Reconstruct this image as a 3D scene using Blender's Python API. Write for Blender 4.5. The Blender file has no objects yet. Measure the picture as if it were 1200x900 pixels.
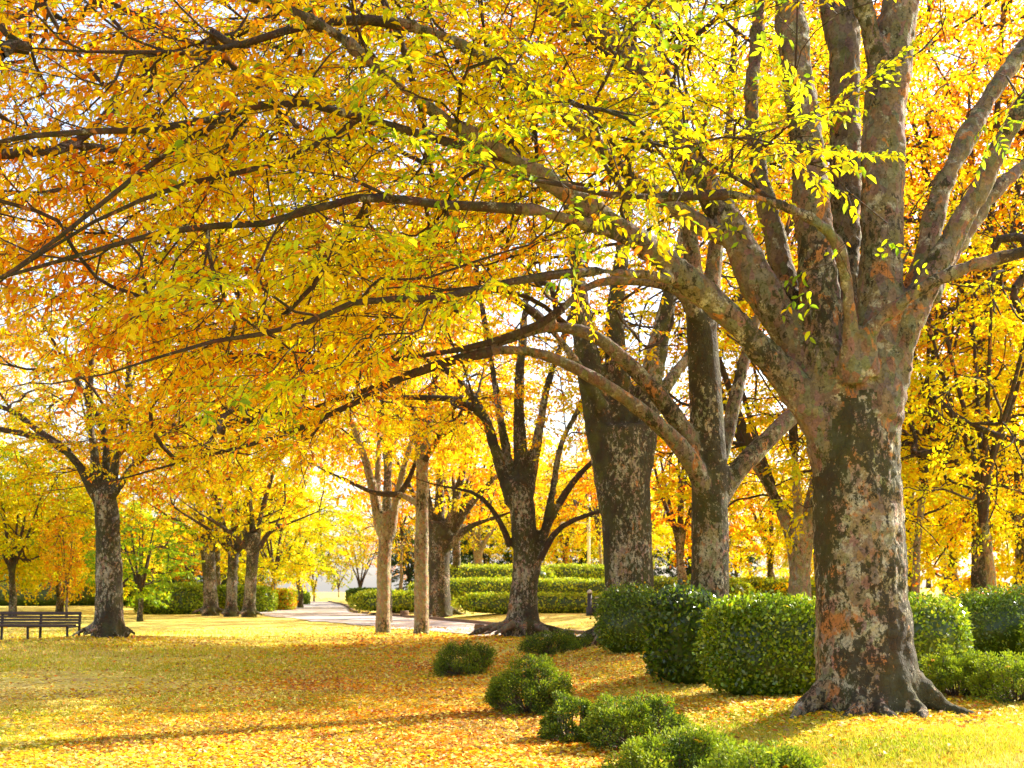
import bpy, math, random
import numpy as np
from mathutils import Vector, Matrix

random.seed(7)
RNG = np.random.default_rng(11)
SC = bpy.context.scene
COL = SC.collection

# ------------------------------------------------------------------ camera
CAM_H, FPX, HOR = 1.6, 1300.0, 688.0          # eye height, focal length and horizon on a 1200x900 frame
cam_data = bpy.data.cameras.new('camera')
cam = bpy.data.objects.new('camera', cam_data)
COL.objects.link(cam)
cam.location = (0, 0, CAM_H)
cam.rotation_euler = (math.radians(90), 0, 0)
cam_data.sensor_width = 36.0
cam_data.lens = 36.0 * FPX / 1200.0
cam_data.shift_y = (HOR - 450.0) / 1200.0
cam_data.clip_end = 3000.0
cam_data.dof.use_dof = True
cam_data.dof.focus_distance = 11.5
cam_data.dof.aperture_fstop = 3.2
SC.camera = cam

# ------------------------------------------------------------------ light
SUN_AZ, SUN_EL = math.radians(56), math.radians(33)   # clockwise from +Y
world = bpy.data.worlds.new('World')
SC.world = world
world.use_nodes = True
nt = world.node_tree
sky = nt.nodes.new('ShaderNodeTexSky')
sky.sky_type = 'NISHITA'
sky.sun_disc = False
sky.sun_elevation = SUN_EL
sky.sun_rotation = SUN_AZ
sky.air_density = 1.0
sky.dust_density = 3.0
bg = nt.nodes['Background']
veil = nt.nodes.new('ShaderNodeMix')          # thin even cloud over the whole sky
veil.data_type = 'RGBA'
veil.inputs[0].default_value = 0.18
veil.inputs[7].default_value = (6.2, 6.4, 6.8, 1)
nt.links.new(sky.outputs[0], veil.inputs[6])
nt.links.new(veil.outputs[2], bg.inputs[0])
bg.inputs[1].default_value = 0.11
sun_data = bpy.data.lights.new('sun', 'SUN')
sun_data.energy = 5.0
sun_data.angle = math.radians(0.5)
sun_data.color = (1.0, 0.93, 0.80)
sun = bpy.data.objects.new('sun', sun_data)
COL.objects.link(sun)
sdir = Vector((math.sin(SUN_AZ) * math.cos(SUN_EL), math.cos(SUN_AZ) * math.cos(SUN_EL), math.sin(SUN_EL)))
sun.rotation_euler = sdir.to_track_quat('Z', 'Y').to_euler()
SC.view_settings.view_transform = 'Standard'
SC.view_settings.look = 'None'
SC.view_settings.exposure = 1.78
SC.view_settings.gamma = 1.0
SC.render.engine = 'CYCLES'
cy = SC.cycles
cy.max_bounces = 7
cy.diffuse_bounces = 5
cy.glossy_bounces = 2
cy.transmission_bounces = 5
cy.transparent_max_bounces = 4
cy.caustics_reflective = False
cy.caustics_refractive = False
cy.use_denoising = True
cy.sample_clamp_indirect = 6.0

# ------------------------------------------------------------------ numpy noise
def _hash(ix, iy, iz, seed):
    h = (ix.astype(np.int64) * 374761393 + iy.astype(np.int64) * 668265263 + iz.astype(np.int64) * 2147483647 + seed * 974634777) & 0xffffffff
    h = ((h ^ (h >> 13)) * 1274126177) & 0xffffffff
    h = h ^ (h >> 16)
    return (h & 0xffff) / 65535.0

def vnoise(P, scale=1.0, seed=0):
    P = np.asarray(P, float) * scale
    f0 = np.floor(P)
    t = P - f0
    t = t * t * (3 - 2 * t)
    i = f0.astype(np.int64)
    r = 0
    for dx in (0, 1):
        wx = t[:, 0] if dx else 1 - t[:, 0]
        for dy in (0, 1):
            wy = t[:, 1] if dy else 1 - t[:, 1]
            for dz in (0, 1):
                wz = t[:, 2] if dz else 1 - t[:, 2]
                r = r + wx * wy * wz * _hash(i[:, 0] + dx, i[:, 1] + dy, i[:, 2] + dz, seed)
    return r

def fbm(P, scale=1.0, seed=0, octs=3):
    r, a, s = 0, 0.5, 0
    for k in range(octs):
        r = r + a * vnoise(P, scale * 2 ** k, seed + k)
        s += a
        a *= 0.5
    return r / s

def sstep(a, b, x):
    t = np.clip((np.asarray(x, float) - a) / (b - a), 0, 1)
    return t * t * (3 - 2 * t)

# ------------------------------------------------------------------ terrain
EDGE_Y = np.array([0, 8, 10, 14, 20, 25, 31, 34])
EDGE_X = np.array([2.2, 1.5, 1.0, 0.1, -0.9, -1.4, -1.6, -1.4])
KERB = np.array([(60, 21.5), (30, 24), (14, 27.5), (6, 32), (2.7, 36), (0.2, 43), (-3.2, 52), (-6.5, 60), (-9.6, 68), (-12, 82), (-15, 98), (-19.5, 118)], float)
NEAR = np.array([(60, 17.5), (30, 20), (14, 23.5), (5, 27.5), (1.6, 31), (-1.3, 36.2), (-4.2, 41.5), (-9, 51), (-14.5, 64), (-19, 82), (-24, 100), (-30, 118)], float)

def seg_dist(x, y, line):
    """signed distance to a polyline (positive = to the right/back of it) and nothing else"""
    best = np.full(x.shape, 1e9)
    sgn = np.zeros(x.shape)
    for (ax, ay), (bx, by) in zip(line[:-1], line[1:]):
        dx, dy = bx - ax, by - ay
        L2 = dx * dx + dy * dy
        t = np.clip(((x - ax) * dx + (y - ay) * dy) / L2, 0, 1)
        d = np.hypot(x - ax - t * dx, y - ay - t * dy)
        c = dx * (y - ay) - dy * (x - ax)
        m = d < best
        best = np.where(m, d, best)
        sgn = np.where(m, np.sign(c), sgn)
    return -best * sgn          # lines run right-to-left: left side of travel = near side

def height(x, y):
    x = np.asarray(x, float)
    y = np.asarray(y, float)
    P = np.stack([x, y, np.zeros_like(x)], -1).reshape(-1, 3)
    n = (fbm(P, 0.35, 5, 3).reshape(x.shape) - 0.5)
    h = 0.05 * n
    xb = np.interp(y, EDGE_Y, EDGE_X)
    dn = seg_dist(x, y, NEAR)           # >0 beyond the near edge of the path
    dk = seg_dist(x, y, KERB)
    rise = sstep(-0.2, 2.4, x - xb) * 0.42 * (1 - sstep(-5.5, -0.3, dn))
    h = h + rise * (0.9 + 0.6 * n)
    h = h + 0.24 * np.exp(-((x + 10.9) ** 2 + (y - 30) ** 2) / (2 * 2.0 ** 2))
    h = h + 0.18 * np.exp(-((x - 0.3) ** 2 + (y - 31) ** 2) / (2 * 1.5 ** 2))
    onpath = sstep(-0.6, 0.0, dn) * (1 - sstep(0.0, 0.2, dk))
    h = h * (1 - onpath) + 0.02 * onpath
    back = sstep(0.0, 5.0, dk)
    h = h + back * 0.33 + sstep(58, 71, y) * sstep(-12, -5, x) * 1.15 * (dk > 0)
    # rising bank at the back left
    h = h + 0.3 * sstep(60, 76, y) * sstep(18, 30, -x)
    return h

def hz(x, y):
    return float(height(np.array([x]), np.array([y]))[0])

def W(px, py, Y):
    """world point seen at pixel (px, py) of the 1200x900 frame at distance Y: used to survey positions off the photograph"""
    return np.array([(px - 600.0) / FPX * Y, Y, CAM_H - (py - HOR) / FPX * Y])

# ------------------------------------------------------------------ materials
def new_mat(name):
    m = bpy.data.materials.new(name)
    m.use_nodes = True
    t = m.node_tree
    for n in list(t.nodes):
        t.nodes.remove(n)
    out = t.nodes.new('ShaderNodeOutputMaterial')
    return m, t, out

class NB:
    """small node-building helper"""
    def __init__(s, t):
        s.t = t
    def n(s, typ, **kw):
        nd = s.t.nodes.new(typ)
        for k, v in kw.items():
            setattr(nd, k, v)
        return nd
    def l(s, a, b):
        s.t.links.new(a, b)
    def coord(s, kind='Object'):
        return s.n('ShaderNodeTexCoord').outputs[kind]
    def mapping(s, v, scale):
        m = s.n('ShaderNodeMapping')
        m.inputs['Scale'].default_value = scale
        s.l(v, m.inputs['Vector'])
        return m.outputs[0]
    def noise(s, v, scale, detail=4, rough=0.55, dist=0.0):
        n = s.n('ShaderNodeTexNoise')
        n.inputs['Scale'].default_value = scale
        n.inputs['Detail'].default_value = detail
        n.inputs['Roughness'].default_value = rough
        n.inputs['Distortion'].default_value = dist
        if v is not None:
            s.l(v, n.inputs['Vector'])
        return n.outputs[0]
    def voro(s, v, scale, out='Distance', feature='F1'):
        n = s.n('ShaderNodeTexVoronoi', feature=feature)
        n.inputs['Scale'].default_value = scale
        s.l(v, n.inputs['Vector'])
        return n.outputs[out]
    def ramp(s, f, stops, interp='LINEAR'):
        r = s.n('ShaderNodeValToRGB')
        r.color_ramp.interpolation = interp
        e = r.color_ramp.elements
        while len(e) < len(stops):
            e.new(0.5)
        for q, (p, c) in zip(e, stops):
            q.position = p
            q.color = (*c, 1) if len(c) == 3 else c
        s.l(f, r.inputs[0])
        return r.outputs[0]
    def mix(s, f, a, b, typ='MIX'):
        m = s.n('ShaderNodeMix', data_type='RGBA', blend_type=typ)
        for val, idx in ((f, 0), (a, 6), (b, 7)):
            if isinstance(val, (int, float)):
                m.inputs[idx].default_value = val
            elif isinstance(val, tuple):
                m.inputs[idx].default_value = (*val, 1)
            else:
                s.l(val, m.inputs[idx])
        return m.outputs[2]
    def math(s, op, a, b=None):
        m = s.n('ShaderNodeMath', operation=op)
        for val, idx in ((a, 0), (b, 1)):
            if val is None:
                continue
            if isinstance(val, (int, float)):
                m.inputs[idx].default_value = val
            else:
                s.l(val, m.inputs[idx])
        return m.outputs[0]
    def bump(s, h, strength, dist):
        b = s.n('ShaderNodeBump')
        b.inputs['Strength'].default_value = strength
        b.inputs['Distance'].default_value = dist
        s.l(h, b.inputs['Height'])
        return b.outputs[0]
    def bsdf(s, out, col, rough=0.8, normal=None, spec=0.3):
        p = s.n('ShaderNodeBsdfPrincipled')
        for val, key in ((col, 'Base Color'), (rough, 'Roughness')):
            if isinstance(val, tuple):
                p.inputs[key].default_value = (*val, 1)
            elif isinstance(val, (int, float)):
                p.inputs[key].default_value = val
            else:
                s.l(val, p.inputs[key])
        p.inputs['Specular IOR Level'].default_value = spec
        if normal is not None:
            s.l(normal, p.inputs['Normal'])
        s.l(p.outputs[0], out.inputs[0])
        return p

def leaf_mat(name, transl=0.5, gloss=0.06, rough=0.4, warm=1.0):
    m, t, out = new_mat(name)
    b = NB(t)
    a = b.n('ShaderNodeAttribute', attribute_name='tint')
    d = b.n('ShaderNodeBsdfDiffuse')
    tr = b.n('ShaderNodeBsdfTranslucent')
    b.l(a.outputs['Color'], d.inputs[0])
    b.l(a.outputs['Color'], tr.inputs[0])
    mx = b.n('ShaderNodeMixShader')
    mx.inputs[0].default_value = transl
    b.l(d.outputs[0], mx.inputs[1])
    b.l(tr.outputs[0], mx.inputs[2])
    g = b.n('ShaderNodeBsdfGlossy')
    g.inputs['Roughness'].default_value = rough
    g.inputs[0].default_value = (0.9, 0.9, 0.9, 1)
    mg = b.n('ShaderNodeMixShader')
    mg.inputs[0].default_value = gloss
    b.l(mx.outputs[0], mg.inputs[1])
    b.l(g.outputs[0], mg.inputs[2])
    b.l(mg.outputs[0], out.inputs[0])
    return m

def bark_mat(name, base_a, base_b, moss=0.5, lichen=0.5, orange=0.3, dark=0.5, scale=1.0):
    m, t, out = new_mat(name)
    b = NB(t)
    co = b.coord()
    fine = b.noise(co, 38 * scale, 5, 0.65)
    mid = b.noise(co, 7 * scale, 6, 0.62, 0.3)
    col = b.mix(b.ramp(mid, [(0.35, (0, 0, 0)), (0.65, (1, 1, 1))]), base_a, base_b)
    scale_c = b.voro(b.mapping(co, (1, 1, 0.55)), 16 * scale, 'Color')
    col = b.mix(0.35, col, b.mix(1.0, col, scale_c, 'MULTIPLY'))
    # flaked orange under-bark
    o = b.noise(b.mapping(co, (1, 1, 0.7)), 4.3 * scale, 3, 0.6, 0.8)
    of = b.ramp(o, [(0.64 - 0.12 * orange, (0, 0, 0)), (0.68 - 0.12 * orange, (1, 1, 1))])
    col = b.mix(b.math('MULTIPLY', of, 0.8), col, (0.52, 0.20, 0.055))
    # pale lichen
    lc = b.noise(co, 5.5 * scale, 7, 0.7, 0.2)
    lc = b.math('ADD', b.math('MULTIPLY', lc, 0.84), b.math('MULTIPLY', b.noise(co, 48 * scale, 3, 0.7), 0.16))
    lf = b.ramp(lc, [(0.60 - 0.12 * lichen, (0, 0, 0)), (0.66 - 0.12 * lichen, (1, 1, 1))])
    col = b.mix(b.math('MULTIPLY', lf, 0.8), col, (0.50, 0.47, 0.36))
    # black-green crust and moss
    big = b.noise(b.mapping(co, (1, 1, 0.45)), 1.7 * scale, 2, 0.5)
    dk = b.noise(b.mapping(co, (1, 1, 0.6)), 17 * scale, 9, 0.72, 0.3)
    grit = b.noise(co, 55 * scale, 4, 0.7)
    ds = b.math('ADD', b.math('ADD', b.math('MULTIPLY', dk, 0.52), b.math('MULTIPLY', big, 0.34)), b.math('MULTIPLY', grit, 0.14))
    df = b.ramp(ds, [(0.56 - 0.11 * dark, (0, 0, 0)), (0.585 - 0.11 * dark, (1, 1, 1))])
    mossc = b.mix(b.ramp(b.noise(co, 2.3 * scale, 2), [(0.45, (0, 0, 0)), (0.6, (1, 1, 1))]), (0.030, 0.026, 0.017), (0.085 * moss + 0.02, 0.095 * moss + 0.02, 0.014))
    col = b.mix(b.math('MULTIPLY', df, 0.92), col, mossc)
    col = b.mix(b.ramp(fine, [(0.3, (1, 1, 1)), (0.55, (0, 0, 0))]), col, b.mix(0.6, col, (0.05, 0.035, 0.02)))
    hgt = b.math('ADD', b.math('MULTIPLY', fine, 0.5), b.math('ADD', b.math('MULTIPLY', dk, 0.8), b.math('MULTIPLY', b.voro(b.mapping(co, (1, 1, 0.55)), 16 * scale), 0.4)))
    # flaking plates: cells with raised, broken edges
    warp = b.n('ShaderNodeMix', data_type='VECTOR')
    warp.inputs[0].default_value = 0.12
    nz = b.n('ShaderNodeTexNoise')
    nz.inputs['Scale'].default_value = 9 * scale
    nz.inputs['Detail'].default_value = 4
    b.l(co, nz.inputs['Vector'])
    b.l(co, warp.inputs[4])
    b.l(nz.outputs['Color'], warp.inputs[5])
    wv = b.mapping(warp.outputs[1], (1, 1, 0.6))
    plate = b.voro(wv, 13 * scale, 'Distance', 'DISTANCE_TO_EDGE')
    pc = b.n('ShaderNodeSeparateColor')
    b.l(b.voro(wv, 13 * scale, 'Color'), pc.inputs[0])
    edge = b.ramp(plate, [(0.0, (0, 0, 0)), (0.10, (1, 1, 1))])
    lift = b.math('MULTIPLY', edge, b.math('ADD', b.math('MULTIPLY', pc.outputs[0], 0.9), 0.2))
    crack = b.ramp(plate, [(0.0, (1, 1, 1)), (0.045, (0, 0, 0))])
    col = b.mix(b.math('MULTIPLY', crack, 0.10), col, (0.05, 0.034, 0.022))
    hgt = b.math('ADD', hgt, b.math('MULTIPLY', lift, 0.30))
    nor = b.bump(hgt, 0.9, 0.045)
    b.bsdf(out, col, 0.88, nor, 0.2)
    return m

M = {}
M['leaf'] = leaf_mat('autumn leaf', 0.62, 0.010, 0.45)
M['needle'] = leaf_mat('conifer needle', 0.35, 0.03, 0.6)
M['gloss_leaf'] = leaf_mat('glossy evergreen leaf', 0.42, 0.045, 0.3)
M['litter'] = leaf_mat('fallen leaf', 0.2, 0.04, 0.5)
M['grass'] = leaf_mat('grass blade', 0.35, 0.02, 0.6)
M['bark_big'] = bark_mat('mottled bark', (0.27, 0.19, 0.115), (0.44, 0.33, 0.205), 0.25, 0.80, 0.62, 0.88, 0.95)
M['bark_dark'] = bark_mat('mossy bark', (0.30, 0.21, 0.13), (0.44, 0.34, 0.23), 0.3, 0.75, 0.35, 1.02)
M['bark_lichen'] = bark_mat('pale lichened bark', (0.34, 0.25, 0.16), (0.50, 0.40, 0.28), 0.3, 0.85, 0.3, 0.97)
M['bark_mid'] = bark_mat('lichen bark', (0.32, 0.24, 0.16), (0.45, 0.35, 0.25), 0.6, 0.7, 0.3, 0.92)
M['bark_pale'] = bark_mat('pale bark', (0.36, 0.25, 0.14), (0.48, 0.36, 0.22), 0.5, 0.5, 0.2, 0.3)
M['limb'] = bark_mat('smooth limb bark', (0.185, 0.135, 0.09), (0.31, 0.235, 0.165), 0.4, 0.35, 0.25, 0.25)
M['twig'] = bark_mat('dark twig bark', (0.065, 0.042, 0.03), (0.12, 0.08, 0.055), 0.3, 0.1, 0.0, 0.1)

# ------------------------------------------------------------------ mesh helpers
def link(o, parent=None):
    COL.objects.link(o)
    if parent is not None:
        o.parent = parent
    return o

def np_mesh(name, verts, quads=None, tris=None, mat=None, tint=None, smooth=True):
    me = bpy.data.meshes.new(name)
    verts = np.asarray(verts, np.float32)
    me.vertices.add(len(verts))
    me.vertices.foreach_set('co', verts.ravel())
    loops, starts, n = [], [], 0
    if quads is not None and len(quads):
        q = np.asarray(quads, np.int32)
        loops.append(q.ravel())
        starts.append(np.arange(len(q), dtype=np.int32) * 4)
        n = len(q) * 4
    if tris is not None and len(tris):
        q = np.asarray(tris, np.int32)
        loops.append(q.ravel())
        starts.append(np.arange(len(q), dtype=np.int32) * 3 + n)
    L = np.concatenate(loops)
    S = np.concatenate(starts)
    me.loops.add(len(L))
    me.loops.foreach_set('vertex_index', L)
    me.polygons.add(len(S))
    me.polygons.foreach_set('loop_start', S)
    if smooth:
        me.polygons.foreach_set('use_smooth', np.ones(len(S), bool))
    if tint is not None:
        at = me.attributes.new('tint', 'FLOAT_COLOR', 'FACE')
        c = np.ones((len(S), 4), np.float32)
        c[:, :3] = tint
        at.data.foreach_set('color', c.ravel())
    me.update(calc_edges=True)
    if mat is not None:
        me.materials.append(mat)
    return me

def mesh_obj(name, me, parent=None, kind=None, label=None):
    o = bpy.data.objects.new(name, me)
    link(o, parent)
    if kind:
        o['kind'] = kind
    if label:
        o['label'] = label
    return o

def thing(name, label, cat, loc=(0, 0, 0), group=None):
    o = bpy.data.objects.new(name, None)
    o.empty_display_size = 0.2
    COL.objects.link(o)
    o.location = loc
    o['label'] = label
    o['category'] = cat
    if group:
        o['group'] = group
    return o

def norm(v):
    return v / np.maximum(np.linalg.norm(v, axis=-1, keepdims=True), 1e-9)

def tube(pts, rad, sides=6, cap=True):
    """verts, quads, tris of one tapering tube"""
    pts = np.asarray(pts, float)
    rad = np.asarray(rad, float)
    k = len(pts)
    T = np.gradient(pts, axis=0)
    T = norm(T)
    ref = np.array([0.0, 0.0, 1.0]) if abs(T[:, 2]).mean() < 0.8 else np.array([1.0, 0.0, 0.0])
    A = norm(np.cross(T, ref))
    B = np.cross(T, A)
    ang = np.arange(sides) * 2 * math.pi / sides
    V = pts[:, None] + rad[:, None, None] * (np.cos(ang)[None, :, None] * A[:, None] + np.sin(ang)[None, :, None] * B[:, None])
    V = V.reshape(-1, 3)
    i = np.arange(k - 1)[:, None] * sides
    j = np.arange(sides)[None]
    jn = (j + 1) % sides
    Q = np.stack([i + j, i + jn, i + jn + sides, i + j + sides], -1).reshape(-1, 4)
    Tr = np.zeros((0, 3), int)
    if cap:
        V = np.vstack([V, pts[:1], pts[-1:]])
        a, e = k * sides, k * sides + 1
        jj = np.arange(sides)
        jm = (jj + 1) % sides
        o = (k - 1) * sides
        Tr = np.vstack([np.stack([np.full(sides, a), jm, jj], -1), np.stack([np.full(sides, e), o + jj, o + jm], -1)])
    return V, Q, Tr

class Acc:
    def __init__(s):
        s.V, s.Q, s.T, s.n = [], [], [], 0
    def add(s, V, Q, T=None):
        s.V.append(V)
        s.Q.append(np.asarray(Q, int).reshape(-1, 4) + s.n)
        if T is not None and len(T):
            s.T.append(np.asarray(T, int) + s.n)
        s.n += len(V)
    def box(s, cx, cy, cz, sx, sy, sz, R=None):
        c = np.array([(a, b, d) for a in (-1, 1) for b in (-1, 1) for d in (-1, 1)], float) * np.array([sx, sy, sz]) / 2
        if R is not None:
            c = c @ np.asarray(R).T
        s.add(c + np.array([cx, cy, cz]), [(0, 1, 3, 2), (4, 6, 7, 5), (0, 4, 5, 1), (2, 3, 7, 6), (0, 2, 6, 4), (1, 5, 7, 3)])
    def mesh(s, name, mat, smooth=True, tint=None):
        return np_mesh(name, np.vstack(s.V), np.vstack(s.Q) if s.Q else None, np.vstack(s.T) if s.T else None, mat, tint, smooth)

def catmull(ctrl, step):
    """ctrl: n x 4 (xyz r) -> dense samples"""
    c = np.asarray(ctrl, float)
    c = np.vstack([2 * c[0] - c[1], c, 2 * c[-1] - c[-2]])
    out = []
    for i in range(1, len(c) - 2):
        p0, p1, p2, p3 = c[i - 1], c[i], c[i + 1], c[i + 2]
        n = max(2, int(np.linalg.norm(p2[:3] - p1[:3]) / step))
        t = (np.arange(n) / n)[:, None]
        q = 0.5 * (2 * p1 + (p2 - p0) * t + (2 * p0 - 5 * p1 + 4 * p2 - p3) * t ** 2 + (3 * p1 - p0 - 3 * p2 + p3) * t ** 3)
        q[:, 3] = p1[3] + (p2[3] - p1[3]) * t[:, 0]
        out.append(q)
    out.append(c[-2:-1])
    return np.vstack(out)

# ------------------------------------------------------------------ leaves
def leaf_quads(P, D, N, L, Wd, fold=0.25, fine=False):
    """leaf blades: P base, D axis, N normal"""
    D = norm(D)
    S = norm(np.cross(D, N))
    N = np.cross(S, D)
    L = L[:, None]
    Wd = Wd[:, None]
    n = len(P)
    if not fine:
        mid = P + D * L * 0.45
        V = np.stack([P, mid - S * Wd * 0.5 + N * Wd * fold, P + D * L, mid + S * Wd * 0.5 + N * Wd * fold], 1).reshape(-1, 3)
        Q = np.arange(n * 4).reshape(n, 4)
        return V, Q, 1
    a = P + D * L * 0.22
    b = P + D * L * 0.62
    up = N * Wd * fold
    tip = P + D * L - N * L * 0.10
    V = np.stack([P, a - S * Wd * .42 + up, b - S * Wd * .40 + up, tip, b + S * Wd * .40 + up, a + S * Wd * .42 + up], 1).reshape(-1, 3)
    o = np.arange(n)[:, None] * 6
    Q = np.stack([o + np.array([[0, 1, 2, 3]]), o + np.array([[0, 3, 4, 5]])], 1).reshape(-1, 4)
    return V, Q, 2

def rand_unit(n, rng=RNG):
    return norm(rng.normal(size=(n, 3)))

PAL = {k: np.array(v) for k, v in dict(
    yellow=(0.88, 0.66, 0.005), gold=(0.86, 0.47, 0.005), lime=(0.60, 0.63, 0.010), green=(0.24, 0.37, 0.012),
    orange=(0.86, 0.28, 0.006), rust=(0.58, 0.15, 0.010), brown=(0.40, 0.20, 0.06), straw=(0.84, 0.66, 0.15)).items()}

def pick_colors(P, weights, seed, scale=0.5, rng=RNG, clump=0.55, bias=0.0):
    """per-leaf colour: clumps of tone by 3-D noise plus leaf-to-leaf variation"""
    names = list(weights)
    w = np.array([weights[k] for k in names], float)
    w /= w.sum()
    cum = np.cumsum(w)
    u = fbm(P, scale, seed, 2)
    lo, hi = np.percentile(u, [1, 99]) if len(u) > 20 else (0.2, 0.8)
    u = np.clip((u - lo) / (hi - lo + 1e-9), 0, 1)
    r = rng.random(len(P))
    f = np.where(rng.random(len(P)) < clump, u, r)
    idx = np.searchsorted(cum, np.clip(f + bias + rng.normal(0, 0.05, len(P)), 0, 0.9999)).clip(0, len(names) - 1)
    c = np.array([PAL[k] for k in names])[idx]
    j = rng.normal(1, 0.13, (len(P), 1)).clip(0.6, 1.35)
    g = rng.normal(1, 0.10, (len(P), 1)).clip(0.7, 1.3)
    c = c * j
    c[:, 1:2] = c[:, 1:2] * g
    return c.clip(0.004, 0.86)

def spray_template(rng, n_side=5, length=0.75, leaves=6):
    """a flat fan of twigs with alternate leaves: leaf bases, axes, normals; twig chains"""
    LP, LD, LN, TW = [], [], [], []
    def twig(p, d, ln, nl, bend):
        pts = [p]
        dd = d.copy()
        k = 4
        for i in range(k):
            dd = norm(dd + np.array([0, 0, -bend]) + rng.normal(0, 0.12, 3))
            pts.append(pts[-1] + dd * ln / k)
        pts = np.array(pts)
        TW.append(pts)
        for i in range(nl):
            t = 0.15 + 0.85 * (i + rng.random() * 0.6) / nl
            f = min(t * k, k - 1e-3)
            a = int(f)
            q = pts[a] + (pts[a + 1] - pts[a]) * (f - a)
            ax = norm(pts[a + 1] - pts[a])
            side = norm(np.cross(ax, np.array([0, 0, 1.0]))) * (1 if i % 2 else -1)
            ld = norm(ax * 0.6 + side * 0.8 + np.array([0, 0, -0.42]) + rng.normal(0, 0.20, 3))
            LP.append(q)
            LD.append(ld)
            LN.append(norm(np.array([0, 0, 1.0]) + rng.normal(0, 0.38, 3)))
        return pts
    main = twig(np.zeros(3), np.array([1.0, 0, 0.05]), length, leaves, 0.07)
    for s in range(n_side):
        f = 0.15 + 0.75 * s / n_side
        a = min(int(f * 4), 3)
        p = main[a] + (main[a + 1] - main[a]) * (f * 4 - a)
        sg = 1 if s % 2 else -1
        ang = rng.uniform(0.6, 1.1) * sg
        d = np.array([math.cos(ang), math.sin(ang), rng.normal(0, 0.15)])
        twig(p, d, length * rng.uniform(0.4, 0.65) * (1 - 0.4 * f), leaves, 0.08)
    return np.array(LP), np.array(LD), np.array(LN), TW

_trng = np.random.default_rng(3)
SPRAYS = [spray_template(_trng) for _ in range(7)]
SPRAYS_L = [spray_template(_trng, 6, 0.85, 9) for _ in range(8)]
SPRAYS_S = [spray_template(_trng, 3, 0.6, 5) for _ in range(5)]

def place_sprays(P, D, scale, templates, rng, twigs=True, tw_r=0.004):
    """set sprays at points P growing along D; returns leaf arrays and a twig mesh accumulator"""
    LP, LD, LN = [], [], []
    acc = Acc()
    which = rng.integers(0, len(templates), len(P))
    D = norm(D)
    for k, (lp, ld, ln, tw) in enumerate(templates):
        m = which == k
        if not m.any():
            continue
        n = int(m.sum())
        x = D[m].copy()
        x[:, 2] = x[:, 2] * 0.6 - 0.05
        x = norm(x)
        up = norm(np.array([[0, 0, 1.0]]) + rng.normal(0, 0.22, (n, 3)))
        y = norm(np.cross(up, x))
        z = np.cross(x, y)
        R = np.stack([x, y, z], 2)
        s = scale[m][:, None, None]
        LP.append((np.einsum('nij,lj->nli', R, lp) * s + P[m][:, None]).reshape(-1, 3))
        LD.append(np.einsum('nij,lj->nli', R, ld).reshape(-1, 3))
        LN.append(np.einsum('nij,lj->nli', R, ln).reshape(-1, 3))
        if twigs:
            for pts in tw:
                pts = pts[::2]
                kk = len(pts)
                V, Q, _ = tube(pts, np.linspace(tw_r * 1.3, tw_r * 0.5, kk), 3, False)
                VV = (np.einsum('nij,lj->nli', R, V) * s + P[m][:, None]).reshape(-1, 3)
                QQ = (Q[None] + (np.arange(n) * len(V))[:, None, None]).reshape(-1, 4)
                acc.add(VV, QQ)
    return np.vstack(LP), np.vstack(LD), np.vstack(LN), acc

# ------------------------------------------------------------------ trees
def remesh(acc, voxel):
    me = acc.mesh('tmp', None)
    o = bpy.data.objects.new('tmp', me)
    COL.objects.link(o)
    md = o.modifiers.new('r', 'REMESH')
    md.mode = 'VOXEL'
    md.voxel_size = voxel
    sm = o.modifiers.new('s', 'SMOOTH')
    sm.iterations = 4
    sm.factor = 0.5
    dg = bpy.context.evaluated_depsgraph_get()
    dg.update()
    e = o.evaluated_get(dg)
    m2 = e.to_mesh()
    V = np.empty(len(m2.vertices) * 3, np.float32)
    m2.vertices.foreach_get('co', V)
    V = V.reshape(-1, 3).astype(float)
    Q = np.empty(len(m2.loops), np.int32)
    m2.loops.foreach_get('vertex_index', Q)
    Q = Q.reshape(-1, 4)
    e.to_mesh_clear()
    bpy.data.objects.remove(o)
    bpy.data.meshes.remove(me)
    return V, Q

def islands(Q):
    """island number of every face of a quad list"""
    u, inv = np.unique(Q, return_inverse=True)
    fq = inv.reshape(-1, 4)
    lab = np.arange(len(u))
    for _ in range(2000):
        new = lab.copy()
        np.minimum.at(new, fq.ravel(), np.repeat(lab[fq].min(1), 4))
        new = new[new]
        if (new == lab).all():
            break
        lab = new
    return lab[fq[:, 0]]

def vert_normals(V, Q):
    fn = np.cross(V[Q[:, 2]] - V[Q[:, 0]], V[Q[:, 3]] - V[Q[:, 1]])
    N = np.zeros_like(V)
    for k in range(4):
        np.add.at(N, Q[:, k], fn)
    return norm(N)

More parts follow.
